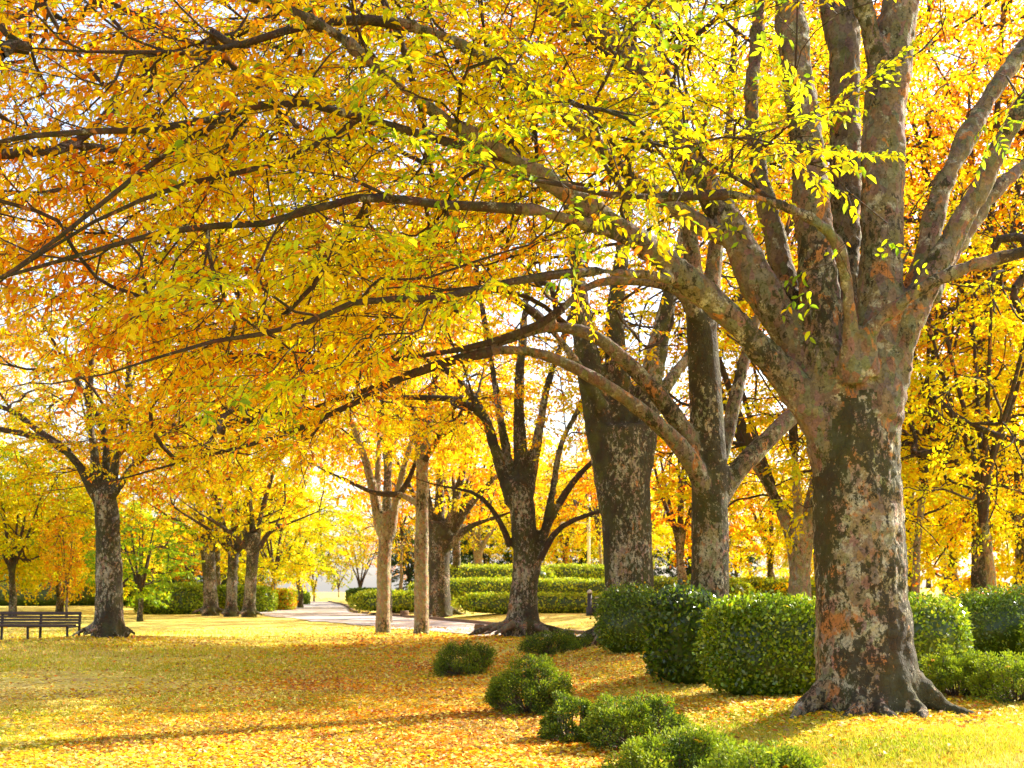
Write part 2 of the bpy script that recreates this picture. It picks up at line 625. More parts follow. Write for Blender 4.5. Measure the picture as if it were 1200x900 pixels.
def grow(nodes, ndir, targets, rng, step=0.3, bend=0.42, wander=0.045):
    """attach every target to the nearest limb or branch by a curved branch; returns branch chains"""
    pos = [np.asarray(p) for p in nodes]
    dr = [np.asarray(d) for d in ndir]
    P = np.zeros((len(pos) + len(targets) * 60, 3))
    Dn = np.zeros_like(P)
    par = np.full(len(P), -1)
    n = len(pos)
    P[:n] = np.array(pos)
    Dn[:n] = np.array(dr)
    chains = []
    # outward order
    d0 = np.array([np.min(np.linalg.norm(P[:n] - t, axis=1)) for t in targets])
    for ti in np.argsort(d0):
        t = targets[ti]
        v = t - P[:n]
        dist = np.linalg.norm(v, axis=1) + 1e-6
        cs = np.einsum('ij,ij->i', v, Dn[:n]) / dist
        cost = dist * (1 + 1.3 * (1 - cs))
        k = int(np.argmin(cost))
        d = dist[k]
        m = max(2, int(math.ceil(d / step)))
        if n + m >= len(P):
            break
        c1 = P[k] + Dn[k] * d * bend + np.array([0, 0, 0.09 * d])
        s = (np.arange(1, m + 1) / m)[:, None]
        pts = (1 - s) ** 2 * P[k] + 2 * s * (1 - s) * c1 + s ** 2 * t
        pts[:-1] += rng.normal(0, wander * min(1.0, d) * 0.35, (m - 1, 3))
        ids = np.arange(n, n + m)
        P[ids] = pts
        full = np.vstack([P[k:k + 1], pts])
        Dn[ids] = norm(np.diff(full, axis=0))
        par[ids[0]] = k
        par[ids[1:]] = ids[:-1]
        chains.append((k, ids))
        n += m
    return P[:n], Dn[:n], par[:n], chains, len(pos)

def branch_radii(P, par, chains, n0, limb_r, tip=0.006, e=2.3, cap=0.75):
    w = np.zeros(len(P))
    for k, ids in reversed(chains):
        acc = 0.0
        for i in ids[::-1]:
            w[i] += tip ** e if acc == 0 else 0
            w[i] += acc
            acc = w[i]
        w[k] += acc if k >= n0 else 0
    r = w ** (1 / e)
    return r

def build_tree(name, label, cat, base, trunk, limbs, targets, rng, weights, n_extra=0, voxel=0.03, leaf=(0.08, 0.042), group=None,
               bark='bark_mid', limb_bark=None, spray_scale=1.0, templates=None, roots=6, root_len=2.4, fine=False, lump=0.02,
               tip=0.006, mid_sprays=1, split_limbs=True, twigs=True, seed=1, cscale=0.5, clump=0.55, leaf_keep=None, singles=0, sides=5, root_dirs=None, flare=1.0, sweep=None, bias=None, root_up=0.0):
    """trunk/limbs: lists of (x, y, z, r) control points in world space"""
    base = np.asarray(base, float)
    root = thing(name, label, cat, base, group)
    tr = catmull(trunk, 0.12)
    chains = [tr] + [catmull(l, 0.12) for l in limbs]
    acc = Acc()
    rc = []
    # surface roots
    r0 = float(np.median(tr[:, 3])) * flare
    angs = root_dirs if root_dirs is not None else [2 * math.pi * (i + rng.uniform(-.3, .3)) / roots for i in range(roots)]
    for a in angs:
        d = np.array([math.cos(a), math.sin(a), 0])
        ln = r0 * root_len * rng.uniform(0.75, 1.25)
        c = []
        for f, up, rr in ((0.45, r0 * 1.6, 0.30), (0.72, r0 * 0.85, 0.32), (1.05, r0 * 0.34, 0.26), (1.4, r0 * 0.10, 0.18), (1.75, 0.0, 0.12), (2.2, -0.10, 0.06)):
            q = base + d * r0 * f * (ln / r0 / 2.2 if f > 0.9 else 1.0) + np.array([-d[1], d[0], 0]) * rng.normal(0, 0.08) * r0 * f
            q[2] = hz(q[0], q[1]) + up + (root_up * r0 if 1.0 < f < 2 else 0)
            c.append((*q, r0 * rr))
        rc.append(catmull(c, 0.08))
    for c in chains + rc:
        c = c.copy()
        c[:, 3] = np.maximum(c[:, 3] - 0.4 * voxel, 0.35 * c[:, 3])
        V, Q, T = tube(c[:, :3], c[:, 3], 14, True)
        acc.add(V, Q, T)
    V, Q = remesh(acc, voxel)
    isl = islands(Q)
    Q = Q[isl == np.bincount(isl).argmax()]
    N = vert_normals(V, Q)
    amp = lump
    V = V + N * ((fbm(V, 3.2, seed, 3) - 0.5) * amp * 2.2 + (fbm(V, 14, seed + 9, 2) - 0.5) * amp * 1.1)[:, None]
    N = vert_normals(V, Q)
    # which chain does each face belong to
    cen = V[Q].mean(1)
    best = np.full(len(cen), 1e9)
    own = np.zeros(len(cen), int)
    for ci, c in enumerate(chains + rc):
        for s in range(0, len(cen), 40000):
            d = np.full(min(40000, len(cen) - s), 1e9)
            for q in c[::2]:
                d = np.minimum(d, np.linalg.norm(cen[s:s + 40000] - q[:3], axis=1) - q[3])
            d = d - (0.0 if ci else 0.015)
            m = d < best[s:s + 40000]
            best[s:s + 40000][m] = d[m]
            own[s:s + 40000][m] = ci
    V = V - base
    if not split_limbs:
        own[:] = 0
    for ci in range(1, len(chains) + len(rc)):
        m = np.nonzero(own == ci)[0]
        if len(m):
            isl = islands(Q[m])
            own[m[isl != np.bincount(isl).argmax()]] = 0
    m = np.nonzero(own == 0)[0]
    isl = islands(Q[m])
    top = np.bincount(isl).argmax()
    for k in np.unique(isl):
        if k != top:
            fs = m[isl == k]
            touch = np.isin(Q, Q[fs]).any(1) & (own != 0)
            if touch.any():
                own[fs] = np.bincount(own[touch]).argmax()
    for ci in range(len(chains) + len(rc)):
        f = Q[own == ci]
        if len(f) < 1:
            continue
        u, inv = np.unique(f, return_inverse=True)
        nm = 'trunk' if ci == 0 else 'limb' if ci < len(chains) else 'root'
        me = np_mesh(nm, V[u], inv.reshape(-1, 4), None, M['limb'] if (ci >= len(chains) and root_up > 0.2) else M[bark] if (ci == 0 or ci >= len(chains) or not limb_bark) else M[limb_bark])
        me.normals_split_custom_set_from_vertices([tuple(x) for x in N[u]])
        mesh_obj(nm, me, root)
    # branches
    nodes, nd = [], []
    for c in chains[1:] if len(chains) > 1 else chains:
        s0 = int(len(c) * 0.38)
        d = norm(np.gradient(c[:, :3], axis=0))
        for i in range(s0, len(c), 3):
            nodes.append(c[i, :3])
            nd.append(d[i])
    P, Dn, par, brs, n0 = grow(nodes, nd, targets, rng)
    r = branch_radii(P, par, brs, n0, None, tip)
    acc = Acc()
    for k, ids in brs:
        pts = np.vstack([P[k:k + 1], P[ids]])
        rad = np.concatenate([[r[ids[0]]], r[ids]])
        V2, Q2, T2 = tube(pts - base, rad, sides, False)
        acc.add(V2, Q2, T2)
    for c in chains[1:]:
        thin = np.nonzero(c[:, 3] < voxel * 1.6)[0]
        if len(thin):
            i0 = max(0, thin[0] - 3)
            q = c[i0:]
            if len(q) > 3:
                q = np.vstack([q[:-1:3], q[-1:]])
            if len(q) > 1:
                V2, Q2, T2 = tube(q[:, :3] - base, np.maximum(q[:, 3], 0.006), 6, False)
                acc.add(V2, Q2, T2)
    me = acc.mesh('branches', M['twig'])
    mesh_obj('branches', me, root, 'stuff')
    # sprays at tips and along the outer branches
    SP, SD = [], []
    for k, ids in brs:
        SP.append(P[ids[-1]])
        SD.append(Dn[ids[-1]])
        for q in range(mid_sprays):
            if len(ids) > 3:
                i = ids[rng.integers(len(ids) // 3, len(ids) - 1)]
                SP.append(P[i])
                a = rng.uniform(0.5, 1.3) * rng.choice([-1, 1])
                dx, dy, dz = Dn[i]
                SD.append(np.array([dx * math.cos(a) - dy * math.sin(a), dx * math.sin(a) + dy * math.cos(a), dz * 0.6]))
    SP = np.array(SP)
    SD = np.array(SD)
    if sweep is not None:
        SD = norm(SD) + np.array(sweep)
    sc = rng.uniform(0.75, 1.25, len(SP)) * spray_scale
    LP, LD, LN, tacc = place_sprays(SP, SD, sc, templates or SPRAYS, rng, twigs, tip * 0.5)
    if leaf_keep is not None:
        kp = leaf_keep(LP)
        LP, LD, LN = LP[kp], LD[kp], LN[kp]
    cl = pick_colors(LP, weights, seed, cscale, rng, clump, bias(LP) if bias else 0.0)
    n = len(LP)
    L = leaf[0] * rng.uniform(0.65, 1.25, n)
    Wd = leaf[1] * rng.uniform(0.75, 1.2, n) * (L / leaf[0])
    if singles:
        # the leaves that show largest are objects of their own
        depth = LP[:, 1]
        px = LP[:, 0] / depth * FPX + 600
        py = HOR - (LP[:, 2] - CAM_H) / depth * FPX
        inside = (px > 5) & (px < 1195) & (py > 5) & (py < 600)
        score = np.where(inside, L / depth, 0)
        pick = np.argsort(-score)[:singles]
        base_leaves = []
        lv, lq, _ = leaf_quads(np.zeros((1, 3)), np.array([[1.0, 0, 0]]), np.array([[0, 0, 1.0]]), np.array([1.0]), np.array([0.52]), 0.25, True)
        for key in ('yellow', 'gold', 'lime', 'yellow', 'green', 'orange'):
            base_leaves.append(np_mesh('leaf', lv, lq, None, M['leaf'], PAL[key]))
        keys = np.array([PAL[k] for k in ('yellow', 'gold', 'lime', 'yellow', 'green', 'orange')])
        for i in pick:
            x = norm(LD[i])
            y = norm(np.cross(LN[i], x))
            z = np.cross(x, y)
            which = int(np.argmin(((keys - cl[i]) ** 2).sum(1)))
            o = bpy.data.objects.new('leaf', base_leaves[which])
            link(o, root)
            R = np.eye(4)
            R[:3, 0], R[:3, 1], R[:3, 2] = x * L[i], y * L[i], z * L[i]
            R[:3, 3] = LP[i] - base
            o.matrix_local = Matrix(R.tolist())
        keep = np.ones(n, bool)
        keep[pick] = False
        LP, LD, LN, L, Wd, cl = LP[keep], LD[keep], LN[keep], L[keep], Wd[keep], cl[keep]
    near = LP[:, 1] < (10.3 if fine else -1e9)
    Va, Qa, pa = leaf_quads((LP - base)[near], LD[near], LN[near], L[near], Wd[near], 0.22, True)
    Vb, Qb, pb = leaf_quads((LP - base)[~near], LD[~near], LN[~near], L[~near], Wd[~near], 0.22, False)
    me = np_mesh('crown', np.vstack([Va, Vb]), np.vstack([Qa, Qb + len(Va)]), None, M['leaf'], np.vstack([np.repeat(cl[near], pa, 0), cl[~near]]), smooth=False)
    mesh_obj('crown', me, root, 'stuff')
    if twigs and tacc.n:
        me = np_mesh('twigs', np.vstack(tacc.V) - base, np.vstack(tacc.Q), None, M['twig'])
        mesh_obj('twigs', me, root, 'stuff')
    print('tree', name, 'leaves', n, 'trunk faces', len(Q), 'branches', len(brs))
    return root

def copy_tree(o, loc, rotz=0.0, scale=1.0, label=None, group=None):
    c = o.copy()
    COL.objects.link(c)
    c.location = loc
    c.rotation_euler = (0, 0, rotz)
    c.scale = (scale, scale, scale)
    if label:
        c['label'] = label
    if group:
        c['group'] = group
    elif 'group' in c:
        del c['group']
    for ch in list(o.children):
        d = ch.copy()
        COL.objects.link(d)
        d.parent = c
        for g in list(ch.children):
            e = g.copy()
            COL.objects.link(e)
            e.parent = d
    return c

def pxlimb(D, pts, taper=True, k=1.0):
    L = [(*W(px, py, D + dy), r * k / FPX * (D + dy)) for px, py, dy, r in pts]
    if taper:
        a, b = np.array(L[-2]), np.array(L[-1])
        L[-1] = (*b[:3], b[3] * 0.75)
        L.append((*(b[:3] + (b[:3] - a[:3]) * 0.6), b[3] * 0.4))
        L.append((*(b[:3] + (b[:3] - a[:3]) * 1.1 + np.array([0, 0, 0.1])), b[3] * 0.15))
    return L

def ell_targets(rng, n, c, rad, holes=0.0, seed=0, zmin=None, shell=0.35):
    """points inside an ellipsoid, denser towards its skin"""
    out = []
    while len(out) < n:
        d = rand_unit(1, rng)[0]
        f = shell + (1 - shell) * rng.random() ** 0.5
        p = np.array(c) + d * f * np.array(rad)
        if zmin is not None and p[2] < zmin:
            continue
        if holes and vnoise(p[None], 0.45, seed)[0] < holes:
            continue
        out.append(p)
    return np.array(out)

# ================================================================== GROUND
def build_ground():
    xs = np.concatenate([np.linspace(-900, -60, 22)[:-1], np.linspace(-60, -16, 46)[:-1], np.linspace(-16, 8, 97)[:-1], np.linspace(8, 60, 54)[:-1], np.linspace(60, 900, 22)])
    ys = np.concatenate([np.linspace(-60, 4, 20)[:-1], np.linspace(4, 46, 150)[:-1], np.linspace(46, 130, 90)[:-1], np.linspace(130, 1500, 24)])
    X, Y = np.meshgrid(xs, ys)
    Z = height(X, Y)
    Z = Z - 0.02 * 0 - sstep(124, 190, Y) * 6.0
    V = np.stack([X, Y, Z], -1).reshape(-1, 3)
    nx, ny = len(xs), len(ys)
    i = np.arange(ny - 1)[:, None] * nx + np.arange(nx - 1)[None]
    Q = np.stack([i, i + 1, i + 1 + nx, i + nx], -1).reshape(-1, 4)
    m, t, out = new_mat('leaf strewn lawn')
    b = NB(t)
    co = b.coord()
    big = b.noise(co, 0.22, 3, 0.5)
    mid = b.noise(co, 1.1, 5, 0.6)
    strk = b.noise(b.mapping(co, (0.25, 0.6, 1)), 1.0, 4, 0.6)
    cell = b.voro(co, 14.0, 'Color')
    sep = b.n('ShaderNodeSeparateColor')
    b.l(cell, sep.inputs[0])
    litter = b.ramp(sep.outputs[0], [(0.0, (0.38, 0.20, 0.06)), (0.2, (0.62, 0.36, 0.07)), (0.45, (0.78, 0.54, 0.09)), (0.7, (0.82, 0.68, 0.26)), (1.0, (0.66, 0.40, 0.08))], 'CONSTANT')
    fine = b.noise(co, 30, 4, 0.7)
    grassc = b.mix(b.ramp(fine, [(0.35, (0, 0, 0)), (0.65, (1, 1, 1))]), (0.52, 0.46, 0.07), (0.82, 0.69, 0.15))
    moss = b.mix(b.ramp(fine, [(0.35, (0, 0, 0)), (0.65, (1, 1, 1))]), (0.24, 0.22, 0.015), (0.50, 0.43, 0.03))
    base = b.mix(b.ramp(strk, [(0.42, (0, 0, 0)), (0.60, (1, 1, 1))]), grassc, moss)
    fac = b.math('ADD', b.math('MULTIPLY', mid, 0.5), b.math('MULTIPLY', big, 0.5))
    lf = b.ramp(fac, [(0.42, (0, 0, 0)), (0.56, (1, 1, 1))])
    cover = b.math('MULTIPLY', lf, b.ramp(sep.outputs[1], [(0.2, (0, 0, 0)), (0.3, (1, 1, 1))]))
    some = b.math('MAXIMUM', b.math('MULTIPLY', cover, 0.85), b.ramp(sep.outputs[2], [(0.80, (0, 0, 0)), (0.84, (0.8, 0.8, 0.8))]))
    col = b.mix(some, base, litter)
    dirt = b.ramp(b.noise(co, 0.9, 4, 0.6), [(0.60, (0, 0, 0)), (0.68, (1, 1, 1))])
    col = b.mix(b.math('MULTIPLY', dirt, 0.6), col, (0.36, 0.22, 0.10))
    nor = b.bump(b.math('ADD', fine, b.math('MULTIPLY', b.voro(co, 14.0), 0.8)), 0.7, 0.05)
    b.bsdf(out, col, 0.9, nor, 0.15)
    me = np_mesh('ground', V, Q, None, m)
    mesh_obj('ground', me, None, 'structure')

def build_path():
    # strip between the two edges, draped on the ground
    def resample(line, n):
        d = np.concatenate([[0], np.cumsum(np.hypot(*np.diff(line, axis=0).T))])
        s = np.linspace(0, 1, n)
        c = catmull(np.column_stack([line, np.zeros((len(line), 2))]), 0.4)[:, :2]
        d = np.concatenate([[0], np.cumsum(np.hypot(*np.diff(c, axis=0).T))])
        return np.column_stack([np.interp(s * d[-1], d, c[:, 0]), np.interp(s * d[-1], d, c[:, 1])])
    n, k = 220, 12
    A, B = resample(NEAR, n), resample(KERB, n)
    rag = (vnoise(np.column_stack([A, A[:, :1] * 0]), 0.9, 4) - 0.5)[:, None] * 0.8
    A = A + norm(A - B) * rag
    f = np.linspace(0, 1, k)[None, :, None]
    G = A[:, None] * (1 - f) + B[:, None] * f
    Z = height(G[..., 0], G[..., 1]) + 0.028 - sstep(124, 190, G[..., 1]) * 6
    V = np.concatenate([G, Z[..., None]], -1).reshape(-1, 3)
    i = np.arange(n - 1)[:, None] * k + np.arange(k - 1)[None]
    Q = np.stack([i, i + k, i + k + 1, i + 1], -1).reshape(-1, 4)
    m, t, out = new_mat('worn path')
    b = NB(t)
    co = b.coord()
    col = b.mix(b.ramp(b.noise(co, 0.5, 4), [(0.4, (0, 0, 0)), (0.6, (1, 1, 1))]), (0.42, 0.39, 0.40), (0.50, 0.46, 0.46))
    col = b.mix(0.4, col, b.mix(1.0, col, b.noise(co, 40, 3), 'MULTIPLY'))
    cell = b.voro(co, 9.0, 'Color')
    sep = b.n('ShaderNodeSeparateColor')
    b.l(cell, sep.inputs[0])
    lit = b.ramp(sep.outputs[0], [(0, (0.55, 0.30, 0.10)), (0.5, (0.72, 0.50, 0.20)), (1, (0.5, 0.28, 0.12))])
    dens = b.ramp(b.noise(co, 0.35, 4, 0.6), [(0.42, (0, 0, 0)), (0.62, (1, 1, 1))])
    col = b.mix(b.math('MULTIPLY', b.math('MULTIPLY', dens, 0.6), b.ramp(sep.outputs[1], [(0.35, (0, 0, 0)), (0.4, (1, 1, 1))])), col, lit)
    b.bsdf(out, col, 0.85, b.bump(b.noise(co, 50, 3), 0.3, 0.01), 0.2)
    mesh_obj('path', np_mesh('path', V, Q, None, m), None, 'structure')
    # low timber kerb along the far edge: one length after another
    m2, t, out = new_mat('weathered kerb timber')
    b = NB(t)
    co = b.coord()
    col = b.mix(b.noise(b.mapping(co, (1, 1, 6)), 4, 4), (0.12, 0.07, 0.045), (0.27, 0.17, 0.11))
    b.bsdf(out, col, 0.85, b.bump(b.noise(co, 30), 0.3, 0.01), 0.2)
    kerb = bpy.data.objects.new('kerb', None)
    COL.objects.link(kerb)
    kerb['kind'] = 'structure'
    d = np.concatenate([[0], np.cumsum(np.hypot(*np.diff(B, axis=0).T))])
    s = 8.0
    unit = Acc()
    unit.box(0, 0, 0, 1, 1, 1)
    me = unit.mesh('kerb_length', m2, False)
    while s < d[-1] - 4:
        ln = 1.9 if s < 95 else 3.9
        a = np.array([np.interp(s, d, B[:, 0]), np.interp(s, d, B[:, 1])])
        e = np.array([np.interp(s + ln, d, B[:, 0]), np.interp(s + ln, d, B[:, 1])])
        c = (a + e) / 2
        if -25 < c[0] < 22:
            o = mesh_obj('kerb_length', me, kerb)
            o.location = (c[0], c[1], hz(*c) + 0.03 + random.uniform(-.01, .01))
            o.rotation_euler = (0, random.uniform(-.01, .01), math.atan2(e[1] - a[1], e[0] - a[0]))
            o.scale = (ln - 0.03, 0.22, 0.22)
        s += ln
build_ground()
build_path()

# ================================================================== NAMED TREES
WY = dict(green=0.09, lime=0.21, yellow=0.28, gold=0.19, orange=0.16, rust=0.07)
WO = dict(lime=0.08, yellow=0.34, gold=0.27, orange=0.22, rust=0.09)
WB = dict(lime=0.26, yellow=0.58, gold=0.13, orange=0.03)
WL = dict(green=0.08, lime=0.38, yellow=0.46, gold=0.08)

def main_tree():
    D = 11.0
    rng = np.random.default_rng(21)
    bx, by = (1016 - 600) / FPX * D, D
    base = (bx, by, hz(bx, by))
    trunk = pxlimb(D, [(1018, 845, 0, 66), (1017, 815, 0, 62), (1014, 780, 0, 58), (1010, 700, 0, 54), (1005, 600, 0, 53), (1003, 530, 0, 51), (1002, 470, 0, 45), (1001, 430, 0, 36)], False)
    limbs = [pxlimb(D, p) for p in [
        [(987, 510, -.05, 34), (968, 420, -.10, 26), (956, 300, -.05, 22), (943, 150, 0, 21), (923, 0, .1, 18), (905, -150, .2, 14), (890, -330, .3, 9)],
        [(1000, 480, .3, 34), (993, 380, .4, 23), (991, 300, .45, 18), (991, 150, .55, 20), (990, 50, .6, 18), (1002, -60, .7, 14), (1010, -220, .8, 10)],
        [(991, 80, .55, 15), (975, 20, .6, 13), (950, -80, .7, 11), (920, -250, .8, 8)],
        [(1020, 490, -.1, 38), (1030, 400, -.1, 30), (1033, 300, -.1, 26), (1036, 150, -.05, 26), (1045, 60, 0, 27), (1056, 0, 0, 22), (1075, -120, .1, 17), (1090, -320, .2, 11)],
        [(1038, 110, -.1, 16), (1018, 30, -.2, 12), (995, -60, -.3, 10), (960, -220, -.4, 7)],
        [(1018, 580, .05, 32), (1030, 500, .05, 26), (1051, 410, .05, 20), (1071, 345, .07, 16), (1088, 285, .1, 15), (1106, 215, .2, 13), (1150, 130, .4, 12), (1200, 55, .6, 11), (1290, -80, .9, 8)],
        [(1018, 570, -.05, 32), (1031, 490, -.1, 26), (1054, 405, -.18, 21), (1080, 345, -.25, 17), (1110, 292, -.3, 16), (1150, 215, -.4, 14), (1200, 120, -.5, 12), (1280, -20, -.6, 9)],
        [(1085, 350, .0, 15), (1120, 290, .15, 12), (1165, 225, .3, 11), (1240, 160, .6, 8)],
        [(1010, 440, -.35, 22), (1018, 390, -.50, 12), (1058, 353, -.68, 9.5), (1110, 322, -.8, 9), (1170, 303, -.9, 8), (1260, 280, -1, 5)],
        [(1000, 450, -.35, 18), (996, 370, -.52, 10), (986, 300, -.72, 9), (970, 270, -.85, 9), (920, 242, -1, 7.5), (850, 228, -1.2, 6.5), (745, 232, -1.5, 4.5), (650, 215, -1.8, 3)],
        [(990, 560, .05, 32), (968, 480, .05, 26), (930, 400, .05, 22), (890, 335, .1, 22), (855, 265, .2, 20), (820, 205, .3, 17), (785, 140, .4, 15), (745, 70, .5, 14), (690, 30, .5, 13), (640, 0, .5, 12), (540, -80, .5, 8)],
        [(950, 430, .3, 24), (915, 310, .5, 15), (890, 200, .6, 12), (880, 110, .7, 10), (890, 10, .8, 9), (880, -150, .9, 6)],
        [(994, 610, 0, 38), (981, 540, -.05, 32), (953, 482, -.1, 24), (911, 430, -.15, 19), (868, 384, -.25, 16.5), (810, 330, -.4, 16), (760, 290, -.6, 15), (700, 250, -.9, 14), (600, 185, -1.4, 10), (500, 125, -1.9, 8.5), (400, 45, -2.2, 7.5), (320, 5, -2.4, 6.5), (220, -30, -2.6, 5)],
        [(862, 285, .2, 13.50), (800, 250, .0, 10.80), (720, 190, -.4, 10.35), (640, 115, -.8, 10.35), (560, 62, -1.1, 7.56), (480, 30, -1.4, 6.48), (380, 25, -1.7, 5.04), (250, 60, -2, 3.60), (130, 60, -2.2, 2.52)],
        [(610, 190, -1.35, 5.76), (520, 165, -1.7, 5.04), (430, 140, -2.0, 4.68), (340, 118, -2.3, 4.32), (270, 134, -2.5, 4.32), (180, 152, -2.7, 3.96), (60, 156, -2.9, 3.24), (-60, 178, -3.1, 2.16)],
        [(275, 134, -2.5, 3.60), (200, 175, -2.6, 3.24), (130, 230, -2.7, 2.88), (40, 300, -2.8, 2.16), (-40, 350, -2.9, 1.44)],
        [(420, 140, -2.0, 3.60), (330, 190, -2.2, 3.24), (220, 215, -2.4, 2.88), (110, 260, -2.6, 2.16), (0, 330, -2.7, 1.44)],
        [(760, 292, -.6, 9.00), (640, 250, -1.2, 7.20), (520, 240, -1.6, 5.04), (420, 232, -1.9, 4.68), (310, 262, -2.2, 3.96), (210, 268, -2.4, 3.60), (90, 300, -2.6, 2.52), (-50, 340, -2.8, 2.16)],
        [(800, 328, -.45, 8.10), (700, 318, -1.0, 6.75), (600, 330, -1.5, 4.68), (500, 352, -1.9, 4.32), (430, 350, -2.1, 3.96), (340, 385, -2.3, 3.24), (250, 400, -2.5, 2.52), (150, 430, -2.7, 1.80)],
    ]]
    low = lambda px: np.interp(px, [-300, 0, 120, 220, 320, 420, 520, 620, 720, 820, 900, 1010, 1040], [260, 290, 330, 400, 450, 430, 375, 305, 255, 220, 190, 180, -50])
    T = []
    while len(T) < 1500:
        Y = 14.5 - 6.4 * rng.random() ** 1.5
        px, py = rng.uniform(-260, 1040), rng.uniform(-330, 470)
        if py > low(px) or (px < 0 or py < 0) and rng.random() < 0.55:
            continue
        if px > 815 and (Y < 11.4) and not (110 < py < 190 and px < 960):
            if rng.random() < 0.9:
                continue
        p = W(px, py, Y)
        if vnoise(p[None] * np.array([.8, .8, 1.9]), 0.8, 3)[0] < 0.40:
            continue
        T.append(p)
    # sprays hanging in front of the stems
    for px, py, Y in [(880, 150, 10.2), (905, 185, 10.2), (930, 160, 10.0), (960, 170, 10.0), (985, 185, 9.9), (865, 205, 10.2), (1005, 268, 10.0), (1040, 262, 10.1), (1180, 90, 10.2), (1190, 110, 10.0)]:
        T.append(W(px, py, Y))
    # the side of the crown over the right and behind, outside or at the edge of the picture
    for _ in range(25):
        T.append(W(rng.uniform(1230, 1600), rng.uniform(-750, -420), rng.uniform(9, 15)))
    for _ in range(60):
        T.append(W(rng.uniform(1085, 1260), rng.uniform(-260, 70), rng.uniform(12.0, 15)))
    for _ in range(50):
        T.append(np.array([rng.uniform(-1.5, 7), rng.uniform(9, 16), rng.uniform(8.4, 11.5)]))
    build_tree('zelkova_tree', 'huge old tree with mottled orange and black bark, in front of the clipped hedge', 'tree', base, trunk, limbs, np.array(T), rng,
               WY, voxel=0.027, leaf=(0.082, 0.038), templates=SPRAYS_L, bias=lambda p: np.clip(-0.10 - 0.055 * (p[:, 0] - 1.0) + 0.03 * (p[:, 1] - 10.5), -0.18, 0.18), sweep=(-0.75, -0.15, -0.12), bark='bark_big', limb_bark='limb', roots=9, root_len=2.15, root_up=0.0, root_dirs=[3.05, 3.6, 4.2, 4.75, 5.3, 5.85, 6.3, 1.0, 2.1], spray_scale=1.12, fine=True, lump=0.034, tip=0.0055,
               mid_sprays=1, seed=31, cscale=0.5, clump=0.72, singles=280,
               leaf_keep=lambda p: ~((np.abs(p[:, 0] / p[:, 1] * FPX + 600 - 1010) < 60) & (p[:, 1] < 11) & (HOR - (p[:, 2] - CAM_H) / p[:, 1] * FPX > 300)))
main_tree()

def tree_three():
    D = 16.0
    rng = np.random.default_rng(5)
    bx, by = (832 - 600) / FPX * D, D
    base = (bx, by, hz(bx, by))
    trunk = pxlimb(D, [(832, 800, 0, 32), (832, 760, 0, 28), (832, 690, 0, 24), (832, 600, 0, 23), (829, 500, 0, 21.5), (824, 420, 0, 20), (821, 365, 0, 19)], False)
    limbs = [pxlimb(D, p) for p in [
        [(822, 400, 0, 19), (812, 310, 0, 12), (800, 200, .2, 9), (780, 80, .3, 6)],
        [(824, 400, .1, 17), (838, 300, .2, 11), (852, 180, .3, 8), (860, 60, .4, 5)],
        [(836, 612, .1, 13), (845, 582, .1, 14), (866, 550, .15, 13), (895, 520, .3, 12.5), (930, 485, .5, 11.5), (975, 440, .7, 9), (1020, 370, .9, 7)],
        [(834, 590, .2, 11), (842, 545, .3, 11), (853, 505, .4, 10), (868, 440, .5, 9), (882, 390, .6, 8), (905, 320, .7, 6)],
        [(829, 590, -.1, 13), (818, 555, -.25, 13), (802, 530, -.4, 12.5), (785, 510, -.5, 11.5), (740, 472, -.7, 10), (690, 440, -.8, 9), (640, 417, -.9, 8), (600, 410, -1, 7.5), (560, 416, -1.1, 6), (490, 434, -1.3, 4.5), (420, 470, -1.5, 4), (330, 510, -1.7, 3), (200, 545, -2, 2)],
        [(828, 560, -.05, 12), (815, 528, -.12, 12.5), (798, 500, -.2, 12.5), (775, 468, -.3, 12), (740, 430, -.4, 11), (700, 396, -.5, 9), (660, 384, -.6, 8), (630, 387, -.7, 7), (560, 412, -.9, 6), (480, 440, -1, 4.5), (390, 470, -1, 3)],
        [(822, 380, -.1, 13), (795, 340, -.3, 9), (740, 329, -.5, 7.5), (690, 336, -.6, 6.5), (640, 376, -.8, 5.5), (560, 405, -1.1, 4), (470, 420, -1.4, 3)],
    ]]
    T = []
    while len(T) < 620:
        Y = rng.uniform(12.5, 20)
        px, py = rng.uniform(150, 1000), rng.uniform(-150, 530)
        lowb = np.interp(px, [100, 200, 330, 440, 520, 620, 760, 860, 1000], [520, 540, 545, 470, 410, 340, 260, 250, 250])
        if py > lowb:
            continue
        if py < 250 and rng.random() < 0.3:
            continue
        p = W(px, py, Y)
        if vnoise(p[None], 0.7, 8)[0] < 0.38:
            continue
        T.append(p)
    for (px, py) in [(310, 520), (340, 530), (365, 515), (380, 540), (400, 500), (350, 560), (290, 540), (330, 500), (420, 490), (270, 520)]:
        for k in range(2):
            T.append(W(px + rng.uniform(-15, 15), py + rng.uniform(-12, 12), rng.uniform(13.8, 15.2)))
    build_tree('zelkova_tree', 'slender mottled tree rising behind the hedge with long low limbs arching left', 'tree', base, trunk, limbs, np.array(T), rng,
               WO, voxel=0.04, leaf=(0.085, 0.042), templates=SPRAYS_L, sweep=(-0.6, -0.1, -0.1), bark='bark_dark', limb_bark='limb', roots=5, lump=0.012, tip=0.006, seed=41, cscale=0.5)
tree_three()

